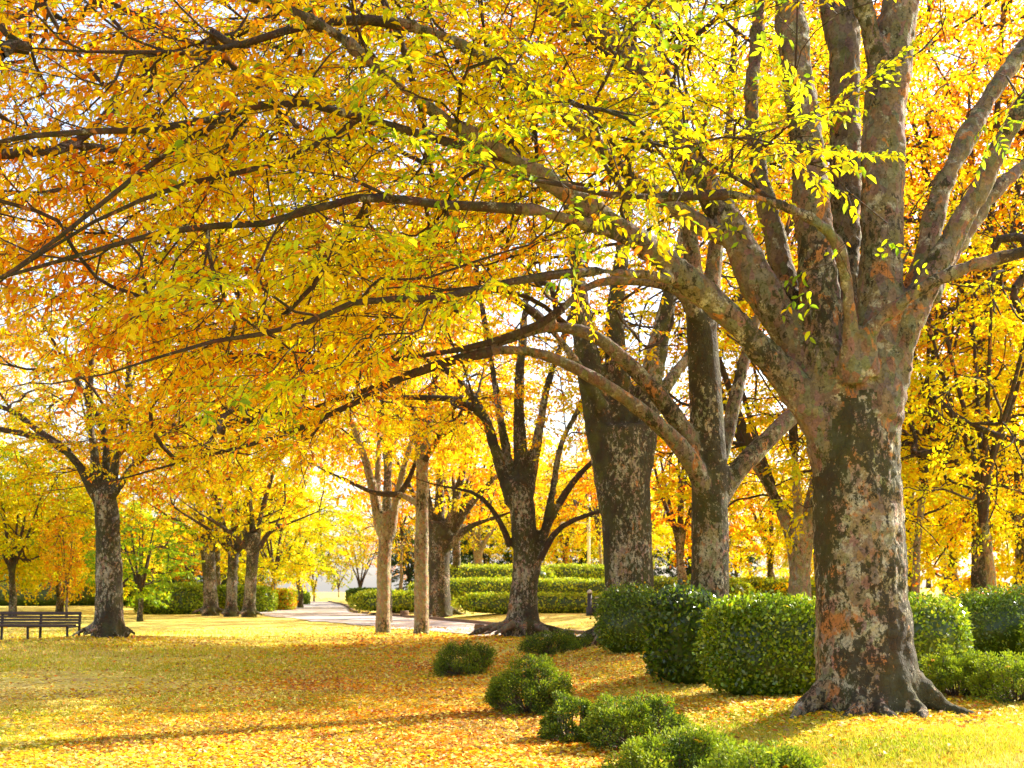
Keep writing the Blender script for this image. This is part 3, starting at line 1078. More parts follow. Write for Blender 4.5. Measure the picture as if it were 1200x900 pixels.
def tree_two():
    D = 22.0
    rng = np.random.default_rng(6)
    bx, by = (736 - 600) / FPX * D, D
    base = (bx, by, hz(bx, by))
    trunk = pxlimb(D, [(735, 790, 0, 46), (736, 758, 0, 40), (737, 720, 0, 34), (737, 690, 0, 30), (734, 600, 0, 30), (731, 540, 0, 32), (729, 500, 0, 30)], False)
    limbs = [pxlimb(D, p, True, 0.68) for p in [
        [(717, 600, 0, 24), (706, 520, 0, 27), (692, 440, 0, 25), (683, 385, 0, 20), (677, 320, 0, 15), (664, 230, .2, 11), (640, 90, .4, 8)],
        [(730, 580, .1, 30), (727, 480, .1, 27), (722, 410, .1, 21), (722, 350, .1, 16), (735, 250, .2, 13), (740, 120, .3, 9), (745, -20, .3, 6)],
        [(740, 600, 0, 26), (752, 520, 0, 28), (766, 430, .1, 22), (784, 350, .2, 15), (806, 250, .3, 11), (830, 120, .4, 7)],
        [(750, 500, .3, 20), (790, 440, .8, 12), (830, 390, 1.4, 9), (880, 330, 2, 7)],
        [(705, 480, -.3, 16), (672, 420, -.8, 10), (630, 370, -1.2, 8), (570, 330, -1.8, 6)],
    ]]
    c = (bx - .3, by, 9.3)
    T = ell_targets(rng, 420, c, (6.5, 5.5, 4.5), 0.42, 5, 5.9)
    build_tree('zelkova_tree', 'stout dark mossy tree forking wide, left of the slender tree behind the hedge', 'tree', base, trunk, limbs, T, rng,
               WO, voxel=0.055, leaf=(0.10, 0.055), bark='bark_lichen', limb_bark='bark_mid', roots=7, root_len=3.0, lump=0.025, tip=0.007, seed=51, spray_scale=1.15, twigs=False)
tree_two()

def tree_four():
    D = 31.0
    rng = np.random.default_rng(8)
    bx, by = (612 - 600) / FPX * D, D
    base = (bx, by, hz(bx, by))
    trunk = pxlimb(D, [(612, 765, 0, 33), (612, 745, 0, 27), (613, 720, 0, 20), (614, 690, 0, 16.5), (615, 650, 0, 15), (613, 605, 0, 16.5), (609, 575, 0, 18), (607, 560, 0, 14)], False)
    limbs = [pxlimb(D, p, True, 0.70) for p in [
        [(600, 590, 0, 14), (580, 525, 0, 11), (566, 485, 0, 9.5), (538, 445, 0, 7.5), (505, 425, .2, 5), (450, 400, .5, 3)],
        [(566, 490, 0, 8), (540, 470, -.3, 6), (495, 466, -.6, 5), (430, 466, -.9, 3)],
        [(602, 575, .2, 12), (588, 500, .4, 9), (575, 420, .6, 7), (560, 330, .8, 5)],
        [(611, 575, 0, 15), (608, 470, 0, 11), (612, 400, 0, 9), (622, 300, 0, 6)],
        [(618, 580, .1, 13), (632, 505, .1, 9.5), (642, 450, .2, 8), (664, 385, .2, 6), (690, 300, .3, 4)],
        [(624, 690, .1, 10), (636, 630, .1, 8.5), (648, 575, .2, 8), (658, 520, .3, 7), (690, 455, .4, 6), (715, 380, .5, 4)],
        [(628, 660, .1, 9), (650, 600, .3, 7), (680, 555, .6, 5), (720, 520, 1, 3.5)],
        [(630, 660, 0, 7), (655, 620, -.2, 5), (700, 600, -.4, 3.5), (750, 590, -.6, 2)],
        [(598, 640, -.1, 6), (585, 610, -.3, 4.5), (560, 580, -.6, 3.5), (520, 570, -1, 2)],
    ]]
    T = ell_targets(rng, 500, (bx, by, 9.6), (6.5, 6, 4.8), 0.42, 6, 5.6)
    build_tree('zelkova_tree', 'mossy tree with spreading surface roots beside the path and low juniper shrubs', 'tree', base, trunk, limbs, T, rng,
               WO, voxel=0.065, leaf=(0.12, 0.07), bark='bark_lichen', limb_bark='bark_mid', roots=9, root_len=4.2, flare=1.2, root_up=0.24, root_dirs=[2.7, 3.0, 3.35, 3.75, 4.2, 4.75, 5.4, 6.0, 0.8], lump=0.03, tip=0.009, seed=61, spray_scale=1.2, twigs=False)
tree_four()

def simple_tree(px, basepy, D, label, trunk, limbs, crown_c, crown_r, n, weights, seed, bark='bark_mid', leaf=(0.12, 0.075), zmin=None, holes=0.4, limb_bark=None, roots=6, root_len=2.4,
                voxel=0.07, name='zelkova_tree', group=None, tip=0.009, spray=1.25, split=True, cat='tree', twigs=False, root_dirs=None, tk=1.0, lk=0.85, templates=None, **kw):
    rng = np.random.default_rng(seed)
    bx, by = (px - 600) / FPX * D, D
    base = (bx, by, hz(bx, by))
    T = ell_targets(rng, n, (bx + crown_c[0], by + crown_c[1], crown_c[2]), crown_r, holes, seed, zmin)
    return build_tree(name, label, cat, base, pxlimb(D, trunk, False, tk), [pxlimb(D, p, True, lk) for p in limbs], T, rng, weights, voxel=voxel, leaf=leaf, bark=bark,
                      limb_bark=limb_bark, roots=roots, root_len=root_len, lump=0.025, tip=tip, seed=seed, spray_scale=spray, twigs=twigs, split_limbs=split, group=group, templates=templates, **kw, root_dirs=root_dirs)

# left tree by the bench
simple_tree(127, 748, 30, 'lone mossy tree standing beside the slatted bench on the left', 
    [(128, 765, 0, 33), (128, 745, 0, 25), (128, 725, 0, 20.5), (128, 690, 0, 19), (127, 640, 0, 18), (125, 600, 0, 17), (121, 575, 0, 16)],
    [[(118, 590, 0, 13), (110, 530, 0, 8.5), (104, 470, 0, 7), (110, 390, 0, 5)],
     [(126, 590, 0, 13), (138, 530, .1, 8), (148, 480, .1, 6.5), (152, 410, .2, 5)],
     [(112, 582, -.1, 12), (92, 545, -.2, 8.5), (70, 524, -.3, 7), (38, 511, -.4, 6), (0, 503, -.5, 5), (-80, 490, -.8, 3)],
     [(114, 570, .1, 9), (80, 530, .3, 7), (45, 505, .5, 5.5), (10, 480, .7, 4.5), (-50, 465, 1, 3)],
     [(132, 580, -.1, 10), (165, 535, -.4, 7), (205, 505, -.7, 5), (260, 480, -1, 3)],
     [(125, 570, .3, 9), (120, 500, .6, 7), (80, 430, 1, 5)]],
    (0.2, 0, 8.0), (6.2, 5.0, 4.7), 640, WO, 71, 'bark_lichen', tk=0.88, lk=0.72, zmin=4.1, templates=SPRAYS_L, flare=1.1, root_up=0.10, root_len=3.0, leaf=(0.115, 0.065), holes=0.36, roots=7, twigs=True, tip=0.008)

# the pale pair beside the path
simple_tree(449, 739, 38.5, 'left one of the two slim pale trunks by the path, dividing in a V',
    [(449, 760, 0, 15), (449, 740, 0, 13.5), (449, 715, 0, 12.5), (450, 660, 0, 12), (452, 620, 0, 13), (450, 600, 0, 12)],
    [[(447, 625, 0, 11), (436, 570, 0, 9), (425, 530, 0, 7.5), (408, 485, 0, 6), (392, 430, .1, 4.5)],
     [(458, 630, 0, 9), (462, 600, 0, 8), (470, 560, 0, 7), (482, 520, .1, 6), (505, 460, .2, 5), (520, 400, .3, 4)],
     [(442, 600, .2, 8), (443, 540, .4, 6.5), (448, 470, .6, 5)],
     [(462, 590, -.1, 6), (480, 560, -.4, 4.5), (490, 530, -.7, 3.5)]],
    (0, 0, 9.5), (4.2, 4.2, 4.6), 260, WB, 81, 'bark_pale', tk=0.76, lk=0.74, zmin=5.8, roots=4, root_len=1.7)
simple_tree(494, 741, 37.5, 'right one of the two slim pale trunks by the path, straight and spotted',
    [(494, 762, 0, 14), (494, 742, 0, 12.5), (494, 715, 0, 11.5), (494, 640, 0, 11), (495, 580, 0, 10), (494, 540, 0, 9.5)],
    [[(494, 560, 0, 9), (488, 500, 0, 7), (478, 440, .1, 5), (470, 370, .2, 4)],
     [(495, 560, .1, 8), (505, 490, .2, 6.5), (512, 420, .3, 5)],
     [(490, 592, .1, 6), (470, 580, .3, 5.5), (440, 578, .5, 4), (400, 560, .8, 3)],
     [(498, 540, -.1, 5), (520, 500, -.4, 4), (540, 450, -.6, 3)]],
    (0.3, 0, 9.8), (4.2, 4.2, 4.5), 260, WB, 82, 'bark_pale', tk=0.86, lk=0.8, zmin=6.0, roots=4, root_len=1.6)
simple_tree(515, 714, 57, 'dark trunked tree with a fan of limbs between path kerb and low hedge',
    [(515, 730, 0, 18), (515, 712, 0, 15), (515, 690, 0, 13), (515, 650, 0, 13), (517, 625, 0, 15), (518, 612, 0, 13)],
    [[(512, 640, 0, 10), (503, 600, 0, 7), (497, 550, 0, 5), (490, 480, 0, 4)],
     [(516, 640, .2, 10), (515, 580, .3, 7), (520, 510, .4, 5)],
     [(521, 640, 0, 10), (533, 590, 0, 7), (545, 540, 0, 5.5), (558, 480, 0, 4)],
     [(524, 635, .1, 9), (545, 600, .2, 6), (570, 570, .4, 4.5), (600, 540, .6, 3)],
     [(524, 640, -.2, 8), (550, 618, -.4, 5), (585, 605, -.8, 3)],
     [(509, 630, .2, 8), (490, 590, .4, 5), (470, 550, .6, 4)]],
    (0, 0, 10.2), (6, 5.5, 5), 200, WO, 83, 'bark_dark', zmin=6.0, leaf=(0.17, 0.11), voxel=0.06, spray=1.4, tip=0.012)

# clump of three trees left of the path end
clump = []
for i, (px, D, r, lean, lab) in enumerate([(247, 62, 9.5, -4, 'leftmost trunk of the tight clump of three old trees across the lawn'),
                                    (271, 60, 7.8, 3, 'middle leaning trunk of the tight clump of three old trees across the lawn'),
                                    (292, 59, 8.5, 5, 'rightmost trunk of the tight clump of three old trees across the lawn')]):
    b = HOR + (CAM_H - hz((px - 600) / FPX * D, D)) / D * FPX
    simple_tree(px, b, D, lab,
        [(px, b + 14, 0, r * 1.35), (px, b, 0, r * 1.2), (px, b - 12, 0, r), (px + lean * .5, b - 50, 0, r * .9), (px + lean, b - 85, 0, r), (px + lean, b - 98, 0, r * .8)],
        [[(px + lean - 4, b - 80, 0, r * .7), (px - 12, b - 120, 0, r * .5), (px - 28, b - 170, 0, r * .35)],
         [(px + lean + 4, b - 80, 0, r * .7), (px + 14, b - 120, .2, r * .5), (px + 30, b - 175, .3, r * .35)],
         [(px + lean, b - 85, .4, r * .7), (px + 2, b - 130, .5, r * .5), (px - 2, b - 190, .6, r * .35)],
         [(px + lean - 6, b - 78, -.2, r * .5), (px - 24, b - 100, -1, r * .35), (px - 55, b - 120, -2, r * .2)],
         [(px + lean + 6, b - 78, -.2, r * .5), (px + 25, b - 100, -1, r * .35), (px + 60, b - 115, -2, r * .2)]],
        ((-1.5, 0, 1.5)[i], 0, 8.2), (5.5, 5, 4.6), 190, WB, 90 + i, 'bark_mid', zmin=4.0, leaf=(0.17, 0.11), holes=0.36, flare=1.15, root_up=0.12, root_len=3.4, voxel=0.09, spray=1.4, tip=0.012, group='three old trees in a clump across the lawn')

# ================================================================== BACKGROUND TREES
def proto_tree(name, label, seed, weights, h=11, r=5.0, trunk_h=2.6, tr=0.28, low=2.0, n=130, leaf=(0.20, 0.13), bark='bark_mid', limbs=6, spray=1.6, holes=0.38, loc=(0, 0, 0), vase=0.5, cat='tree', tip=0.013):
    rng = np.random.default_rng(seed)
    x0, y0, z0 = loc
    trunk = [(x0, y0, z0 - .3, tr * 1.3), (x0, y0, z0 + .3, tr * 1.1), (x0 + rng.normal(0, .05), y0, z0 + trunk_h * .6, tr), (x0 + rng.normal(0, .1), y0, z0 + trunk_h, tr * .9)]
    L = []
    for i in range(limbs):
        a = 2 * math.pi * (i + rng.uniform(-.3, .3)) / limbs
        f = rng.uniform(.6, 1.1) * vase
        d = np.array([math.cos(a), math.sin(a)])
        hh = (h - trunk_h) * rng.uniform(.6, .85)
        p = np.array(trunk[-1][:3])
        L.append([(p[0], p[1], p[2] - tr * 1.2, tr * .7), (p[0] + d[0] * f * .4, p[1] + d[1] * f * .4, p[2] + hh * .2, tr * .5),
                  (p[0] + d[0] * f * r * .35, p[1] + d[1] * f * r * .35, p[2] + hh * .5, tr * .32), (p[0] + d[0] * f * r * .7, p[1] + d[1] * f * r * .7, p[2] + hh, tr * .15)])
    zc = (h + low) / 2
    T = ell_targets(rng, n, (x0, y0, z0 + zc), (r, r, (h - low) / 2), holes, seed, z0 + low)
    return build_tree(name, label, cat, loc, trunk, L, T, rng, weights, voxel=0.07, leaf=leaf, bark=bark, roots=4, root_len=1.6, lump=0.02, tip=tip,
                      seed=seed, spray_scale=spray, twigs=False, split_limbs=False, templates=SPRAYS)

def at(px, D):
    x = (px - 600) / FPX * D
    return (x, D, hz(x, D))

# right side: yellow trees beyond the rounded hedge
pA = proto_tree('autumn_tree', 'thin trunked yellow tree beyond the rounded hedge at the right edge', 101, WB, h=11.5, r=5.2, trunk_h=3.2, tr=0.14, low=2.0, bark='bark_pale', n=440, loc=at(1163, 25), leaf=(0.095, 0.055), spray=1.25, holes=0.34)
pB = proto_tree('autumn_tree', 'golden tree with a bent grey stem just right of the huge trunk', 102, dict(lime=.08, yellow=.52, gold=.25, orange=.15), h=12, r=5.5, trunk_h=4.2, bark='bark_pale', tr=0.14, low=2.8, n=380, loc=at(1073, 29), leaf=(0.11, 0.065), spray=1.3, holes=0.34)
pC = proto_tree('autumn_tree', 'bright yellow tree with a low wide crown far behind the rounded hedge', 103, WB, h=10.5, r=6.0, trunk_h=1.8, tr=0.28, low=1.2, n=300, loc=at(1120, 48), holes=0.33)
pD = proto_tree('autumn_tree', 'grey many-stemmed tree filling the gap between the slender tree and huge trunk', 104, WB, h=11, r=5.0, trunk_h=1.7, tr=0.34, low=3.0, n=230, loc=at(935, 27), leaf=(0.14, 0.09), limbs=7, vase=.9, spray=1.3, bark='bark_pale')
pE = proto_tree('autumn_tree', 'orange and gold tree behind the low maze hedges', 105, dict(gold=.34, orange=.30, rust=.04, yellow=.32), h=11, r=5.0, trunk_h=2.2, tr=0.26, low=2.6, n=210, loc=at(660, 92))
pF = proto_tree('broadleaf_tree', 'green leafy tree between the bench tree and the clump', 106, dict(green=.7, lime=.3), h=5.2, r=2.5, trunk_h=1.3, tr=0.16, low=0.9, n=130, loc=at(164, 52), leaf=(0.16, 0.11), spray=1.0, holes=0.25)
pG = proto_tree('autumn_tree', 'lime yellow tree hanging its boughs low beside the path end', 107, WL, h=9.5, r=5.2, trunk_h=2.0, tr=0.24, low=1.6, n=290, loc=at(352, 84), holes=0.3)
PAL['dark'] = np.array((0.035, 0.065, 0.022))
PAL['deep'] = np.array((0.09, 0.15, 0.010))
pH = proto_tree('evergreen_tree', 'dark evergreen at the far edge of the park', 108, dict(dark=.6, deep=.4), h=9, r=3.4, trunk_h=1.0, tr=0.25, low=0.5, n=170, loc=at(215, 96), leaf=(0.26, 0.16), holes=0.2, spray=1.6)

tY = proto_tree('autumn_tree', 'tall yellow tree straight behind the bench tree', 111, dict(lime=.12, yellow=.55, gold=.25, orange=.08), h=18, r=6.0, trunk_h=6.0, tr=0.26, low=6.0, n=330, loc=at(127, 62), leaf=(0.15, 0.10), spray=1.5, holes=0.33)
tR = proto_tree('autumn_tree', 'tall orange tree close behind the clump of three', 112, dict(yellow=.14, gold=.26, orange=.48, rust=.12), h=18, r=5.8, trunk_h=6.0, tr=0.26, low=6.5, n=420, loc=at(255, 70), leaf=(0.15, 0.10), spray=1.5, holes=0.33)
pN = proto_tree('bare_tree', 'nearly bare grey tree right of the bright path end', 120, dict(straw=.6, gold=.4), h=8, r=3.6, trunk_h=1.2, tr=0.17, low=2.0, n=150, leaf=(0.035, 0.02), bark='bark_pale', limbs=7, vase=.9, spray=1.2, holes=0.2, loc=at(421, 112), tip=0.016)
copy_tree(pN, at(368, 116), 2.0, 0.85, 'nearly bare grey tree left of the bright path end')
copy_tree(pN, at(397, 148), 4.0, 0.8, 'small bare tree in the middle of the bright gap past the path end')
copy_tree(pN, at(70, 70), 1.0, 0.62, 'small bare grey tree in front of the dark hedge left of the bench tree')
G_FAR = 'far yellow trees along the back of the park'
G_DK = 'dark evergreens at the back of the park'
rr = random.Random(4)
spec = [
    # proto, px, D, scale, label
    (pC, 1195, 36, 1.0, 'yellow tree behind the thin trunked one at the right edge'),
    (pB, 1240, 42, 1.1, 'golden tree half outside the frame beyond the rounded hedge'),
    (pE, 1110, 60, 1.25, 'tall orange tree glimpsed high behind the right limbs of the huge tree'),
    (pA, 1010, 50, 1.1, 'yellow tree straight behind the huge trunk'),
    (pC, 905, 62, 1.0, 'broad yellow tree seen under the pale limb behind the hedge'),
    (pE, 800, 56, 1.1, 'orange gold tree seen between the stout tree and slender tree'),
    (pA, 705, 86, 1.2, 'yellow tree behind the stout dark tree'),
    (pD, 560, 84, 1.1, 'many-stemmed pale tree behind the maze hedges'),
    (pE, 535, 70, 1.2, 'orange tree behind the dark trunked fan tree'),
    (pB, 470, 88, 1.1, 'golden tree right of the path end'),
    (pG, 318, 72, 0.9, 'lime yellow tree right of the clump of three'),
    (pG, 15, 60, 0.95, 'small lime yellow tree behind the bench'),
    (pC, 70, 66, 0.85, 'small bright yellow tree left of the bench tree'),
    (pE, 78, 74, 0.52, 'small orange red tree beside the bench tree'),
    (pG, 125, 72, 0.8, 'lime tree behind the bench tree'),
    (pE, 222, 80, 0.6, 'small orange tree between green tree and clump'),
    (pC, -60, 62, 1.2, 'yellow tree at the left edge of the lawn'),
    (pD, 620, 92, 1.1, 'pale stemmed tree on the rise behind the maze hedges'),
    (pD, 740, 96, 1.1, 'pale stemmed tree beyond the stout dark tree'),
]
spec += [
    (tR, 1150, 34, 1.25, 'tall orange crowned tree above the right limbs of the huge tree'),
    (tY, 1020, 33, 1.0, 'tall yellow tree rising straight behind the huge trunk'),
    (tR, 1270, 40, 1.25, 'tall orange tree outside the right edge behind the right limbs'),
    (tR, 1062, 40, 1.3, 'tall orange tree right of the huge trunk, high behind its upper stems'),
    (tR, 453, 48, 1.0, 'tall orange tree high behind the two pale trunks'),
]
for p, px, D, s, lab in spec:
    copy_tree(p, at(px, D), rr.uniform(0, 6.28), s, lab)
orange = copy_tree(pE, at(78, 57), 0.5, 0.5, 'narrow orange red tree between the bench and the bench tree')
orange.scale = (0.27, 0.27, 0.5)
for i, px in enumerate(range(-260, 1500, 62)):
    if 330 < px < 425:
        continue
    D = rr.uniform(100, 122)
    px2 = px + rr.uniform(-18, 18)
    if 340 < px2 < 430:
        continue
    pr, cn = [(pC, 'bright yellow'), (pG, 'lime green'), (pE, 'orange') if px2 > 430 else (pG, 'lime green'), (pB, 'golden'), (pC, 'bright yellow')][i % 5]
    zone = ('behind the bench' if px2 < 180 else 'behind the clump of three' if px2 < 340 else 'behind the two pale trunks' if px2 < 520 else 'behind the maze hedges' if px2 < 720
            else 'beyond the slender tree' if px2 < 950 else 'beyond the rounded hedge')
    copy_tree(pr, at(px2, D), rr.uniform(0, 6.28), rr.uniform(0.9, 1.3), 'far %s tree in the back row %s' % (cn, zone), G_FAR)
for i, px in enumerate(list(range(-120, 330, 42)) + list(range(470, 900, 48))):
    D = rr.uniform(92, 99)
    if px > 400:
        D = rr.uniform(104, 112)
    copy_tree(pH, at(px + rr.uniform(-12, 12), D), rr.uniform(0, 6.28), rr.uniform(0.55, 0.85), 'dark evergreen at the back of the park ' + ('behind the bench tree' if px < 160 else 'behind the clump of three' if px < 400 else 'behind the maze hedges' if px < 720 else 'beyond the slender tree'), G_DK)

# ================================================================== HEDGES AND SHRUBS
def caught_leaves(root, P, rng):
    """a few dropped tree leaves lying in the top of a bush"""
    n = len(P)
    a = rng.uniform(0, 2 * math.pi, n)
    D = np.column_stack([np.cos(a), np.sin(a), rng.normal(0, .3, n)])
    Nn = norm(np.array([0, 0, 1.0]) + rng.normal(0, .45, (n, 3)))
    L = rng.uniform(.05, .085, n)
    V, Q, per = leaf_quads(P, D, Nn, L, L * .5, .25)
    cl = pick_colors(P, dict(brown=.2, orange=.2, gold=.3, yellow=.3), 3, 1.0, rng, 0.1)
    mesh_obj('caught_leaves', np_mesh('caught_leaves', V, Q, None, M['litter'], cl, smooth=False), root, 'stuff')

def hedge(label, cx, cy, w, d, h, cols, seed, leaf=(0.06, 0.035), n=4000, mat='gloss_leaf', rotz=0.0, power=5.0, lump=0.10, name='clipped_hedge', cat='hedge', z0=None, group=None, top_bias=0.0, leafshell=0.09, up=0.25):
    rng = np.random.default_rng(seed)
    zb = (hz(cx, cy) if z0 is None else z0) - 0.04
    root = thing(name, label, cat, (cx, cy, zb), group)
    root.rotation_euler = (0, 0, rotz)
    def surf(dirs):
        a = np.abs(dirs) / np.array([w / 2, d / 2, h / 2])
        f = (a ** power).sum(1) ** (-1 / power)
        P = dirs * f[:, None]
        P[:, 2] += h / 2
        k = 1 + lump * 2 * (fbm(P + seed * 3.1, 1.6 / max(0.5, min(w, d, h)), seed, 3) - 0.5)
        P[:, :2] *= k[:, None]
        P[:, 2] *= (1 + (k - 1) * 0.6)
        return P
    # solid inner body in one even deep green
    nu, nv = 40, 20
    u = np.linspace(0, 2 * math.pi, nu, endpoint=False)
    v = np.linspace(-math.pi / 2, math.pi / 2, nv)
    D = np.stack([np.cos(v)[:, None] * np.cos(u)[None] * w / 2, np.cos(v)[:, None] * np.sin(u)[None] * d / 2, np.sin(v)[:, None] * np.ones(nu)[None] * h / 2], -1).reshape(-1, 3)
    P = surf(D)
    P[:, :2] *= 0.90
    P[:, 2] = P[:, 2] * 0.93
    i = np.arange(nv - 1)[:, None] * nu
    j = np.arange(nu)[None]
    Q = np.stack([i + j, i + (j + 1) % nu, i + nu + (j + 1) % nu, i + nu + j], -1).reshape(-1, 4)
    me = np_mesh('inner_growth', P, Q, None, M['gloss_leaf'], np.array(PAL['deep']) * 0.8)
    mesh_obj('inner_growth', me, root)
    # leaf skin: sample directions on the box faces evenly
    pts = rng.uniform(-1, 1, (n * 2, 3)) * np.array([w / 2, d / 2, h / 2])
    ar = np.array([d * h, w * h, w * d * 1.3])
    ax = rng.choice(3, n * 2, p=ar / ar.sum())
    pts[np.arange(n * 2), ax] = np.sign(rng.uniform(-1, 1, n * 2)) * np.array([w / 2, d / 2, h / 2])[ax]
    pts = pts[~((ax == 2) & (pts[:, 2] < 0))][:n]
    n = len(pts)
    P = surf(pts)
    C = np.array([0, 0, h / 2])
    O = (P - C) / np.array([w / 2, d / 2, h / 2]) ** 1.0
    O = norm(np.sign(O) * np.abs(O) ** 3 / np.array([w, d, h]))
    P = P + O * rng.normal(-0.01, leafshell * 0.45, (n, 1)) + rng.normal(0, 0.015, (n, 3))
    # gaps where twigs show
    g = vnoise(P + seed, 5.0, seed) > 0.22
    P, O = P[g], O[g]
    n = len(P)
    Dl = norm(O * 0.5 + rand_unit(n, rng) * 0.9 + np.array([0, 0, up]))
    Nn = norm(O + rand_unit(n, rng) * 0.7)
    L = leaf[0] * rng.uniform(.6, 1.3, n)
    V, Q, per = leaf_quads(P, Dl, Nn, L, leaf[1] * L / leaf[0], 0.15)
    cl = pick_colors(P, cols, seed, 2.5, rng, 0.35)
    me = np_mesh('foliage', V, Q, None, M[mat], cl, smooth=False)
    mesh_obj('foliage', me, root, 'stuff')
    if cy < 25:
        topi = np.nonzero(P[:, 2] > h * 0.86)[0]
        if len(topi) > 50:
            q = P[rng.choice(topi, int(26 * w * d) + 6)] + np.array([0, 0, .035])
            caught_leaves(root, q, rng)
    return root

PAL['hedge'] = np.array((0.17, 0.26, 0.010))
PAL['fresh'] = np.array((0.36, 0.46, 0.012))
PAL['juniper'] = np.array((0.075, 0.125, 0.008))
PAL['junlime'] = np.array((0.27, 0.34, 0.010))
PAL['topi'] = np.array((0.46, 0.50, 0.015))
HG = dict(deep=.15, hedge=.5, fresh=.35)
HD = dict(dark=.3, deep=.4, hedge=.25, fresh=.05)
hedge('small dense clipped bush at the left end of the hedge row, beside the stout tree', *at(738, 19.6)[:2], 1.15, 1.1, 1.22, dict(deep=.4, hedge=.5, fresh=.1), 201, n=9000, leaf=(.05, .028), power=2.7, lump=.15)
hedge('dark glossy clipped bush second in the hedge row', *at(806, 15.0)[:2], 1.05, 1.1, 1.22, HD, 202, n=6500, leaf=(.07, .042), power=2.9, lump=.15)
hedge('bright green clipped hedge immediately left of the huge trunk', *at(905, 13.3)[:2], 1.55, 1.1, 1.15, HG, 203, n=14000, leaf=(.055, .033), power=3.3, lump=.15)
hedge('shaded hedge corner peeping out right of the huge trunk', *at(1075, 14.6)[:2], 1.2, 1.1, 1.12, HG, 204, n=6500, leaf=(.06, .034), power=2.8, lump=.15)
hedge('big rounded dark green bush at the right edge of the picture', *at(1190, 18.3)[:2], 2.75, 1.8, 1.30, dict(deep=.35, hedge=.55, fresh=.10), 205, n=14000, leaf=(.05, .026), power=2.2)
hedge('clipped bush beyond the rounded dark green bush, outermost right', *at(1275, 16.5)[:2], 1.6, 1.4, 1.1, HG, 206, n=6000, leaf=(.06, .035), power=3.5)

def juniper(label, px, D, w, h, seed, n=120, cols=None, d=None, group='low juniper shrubs edging the bank'):
    """low tufted conifer: stems fanning up from the ground, each ending in needle plumes"""
    rng = np.random.default_rng(seed)
    x, y, z = at(px, D)
    root = thing('juniper_shrub', label, 'shrub', (x, y, z - 0.02), group)
    d = d or w
    n = int(n * 0.85)
    w, h = w * 1.16, h * 0.98
    tips, stems = [], Acc()
    for i in range(n):
        a = rng.uniform(0, 2 * math.pi)
        el = math.asin(rng.uniform(0.02, 1.0))
        k = rng.uniform(0.82, 1.05) * (0.82 + 0.36 * vnoise(np.array([[math.cos(a) * 1.2, math.sin(a) * 1.2, el * 1.4]]), 2.3, seed)[0])
        t = np.array([math.cos(a) * math.cos(el) * w / 2, math.sin(a) * math.cos(el) * d / 2, math.sin(el) * h + 0.08]) * k
        tips.append(t)
        s = np.array([math.cos(a) * 0.05, math.sin(a) * 0.05, 0.0])
        q = (s + t) / 2 + np.array([math.cos(a), math.sin(a), -0.5]) * 0.06
        V, Q, T = tube(np.array([s, q, t]), [0.010, 0.007, 0.003], 4, False)
        stems.add(V, Q)
    mesh_obj('stems', stems.mesh('stems', M['limb']), root, 'stuff')
    tips = np.array(tips)
    per = 170
    n = len(tips)
    P0 = np.repeat(tips, per, 0)
    ax = norm(tips * np.array([1, 1, 0.8]) + np.array([0, 0, 0.10]) + rng.normal(0, .10, tips.shape))
    A = np.repeat(ax, per, 0)
    tr = np.repeat(rng.uniform(0.055, 0.115, n), per)[:, None] * (w / 1.0)
    off = rand_unit(len(P0), rng) * tr * rng.random((len(P0), 1)) ** 0.4
    P = P0 - A * tr * 0.6 + off * np.array([1, 1, 0.85])
    f = (off * A).sum(1, keepdims=True) - 0.25 * tr
    Dl = norm(norm(off) * 0.8 + A * 0.35 + rng.normal(0, .30, P.shape))
    Nn = rand_unit(len(P), rng)
    L = rng.uniform(0.018, 0.038, len(P))
    V, Q, pq = leaf_quads(P, Dl, Nn, L, L * 0.5, 0.1)
    topi = np.nonzero(P[:, 2] > h * 0.6)[0]
    caught_leaves(root, P[rng.choice(topi, 14)] + np.array([0, 0, .02]), rng)
    cl = pick_colors(P, cols or dict(juniper=.55, hedge=.2, junlime=.25), seed, 3.0, rng, 0.6)
    tipc = (f[:, 0] > 0.0) & (rng.random(len(P)) < 0.55)
    cl[tipc] = PAL['junlime'] * rng.normal(1, .12, (int(tipc.sum()), 1)).clip(.7, 1.3)
    me = np_mesh('foliage', V, Q, None, M['needle'], cl, smooth=False)
    mesh_obj('foliage', me, root, 'stuff')

JL = dict(juniper=.3, junlime=.6, hedge=.1)
juniper('small dark juniper shrub farthest along the leafy bank, left of the roots', 545, 20.0, 1.05, 0.58, 301)
juniper('dark juniper shrub right against the spreading roots of the mossy tree', 652, 21.5, 1.25, 0.42, 302, cols=dict(juniper=.8, hedge=.2))
juniper('broad juniper shrub in the middle of the leafy bank', 622, 13.9, 0.98, 0.62, 303, n=147)
juniper('small juniper shrub with bare stems below the broad one', 670, 11.5, 0.62, 0.42, 304, n=84)
juniper('sprawling juniper shrub below the dark glossy hedge bush', 745, 10.9, 0.92, 0.44, 305, n=126)
juniper('lime tipped juniper shrub nearest the bottom edge of the picture', 795, 8.7, 1.05, 0.42, 306, n=157, cols=JL)
juniper('lime green juniper shrub cut off by the bottom edge, right of the lime tipped one', 888, 7.9, 0.80, 0.40, 307, n=115, cols=JL)
juniper('yellowish juniper shrub close against the right root of the huge trunk', 1122, 11.9, 0.75, 0.45, 308, n=115, cols=JL)
juniper('yellowish juniper shrub at the right edge of the picture', 1190, 11.4, 0.9, 0.46, 309, n=115, cols=JL)

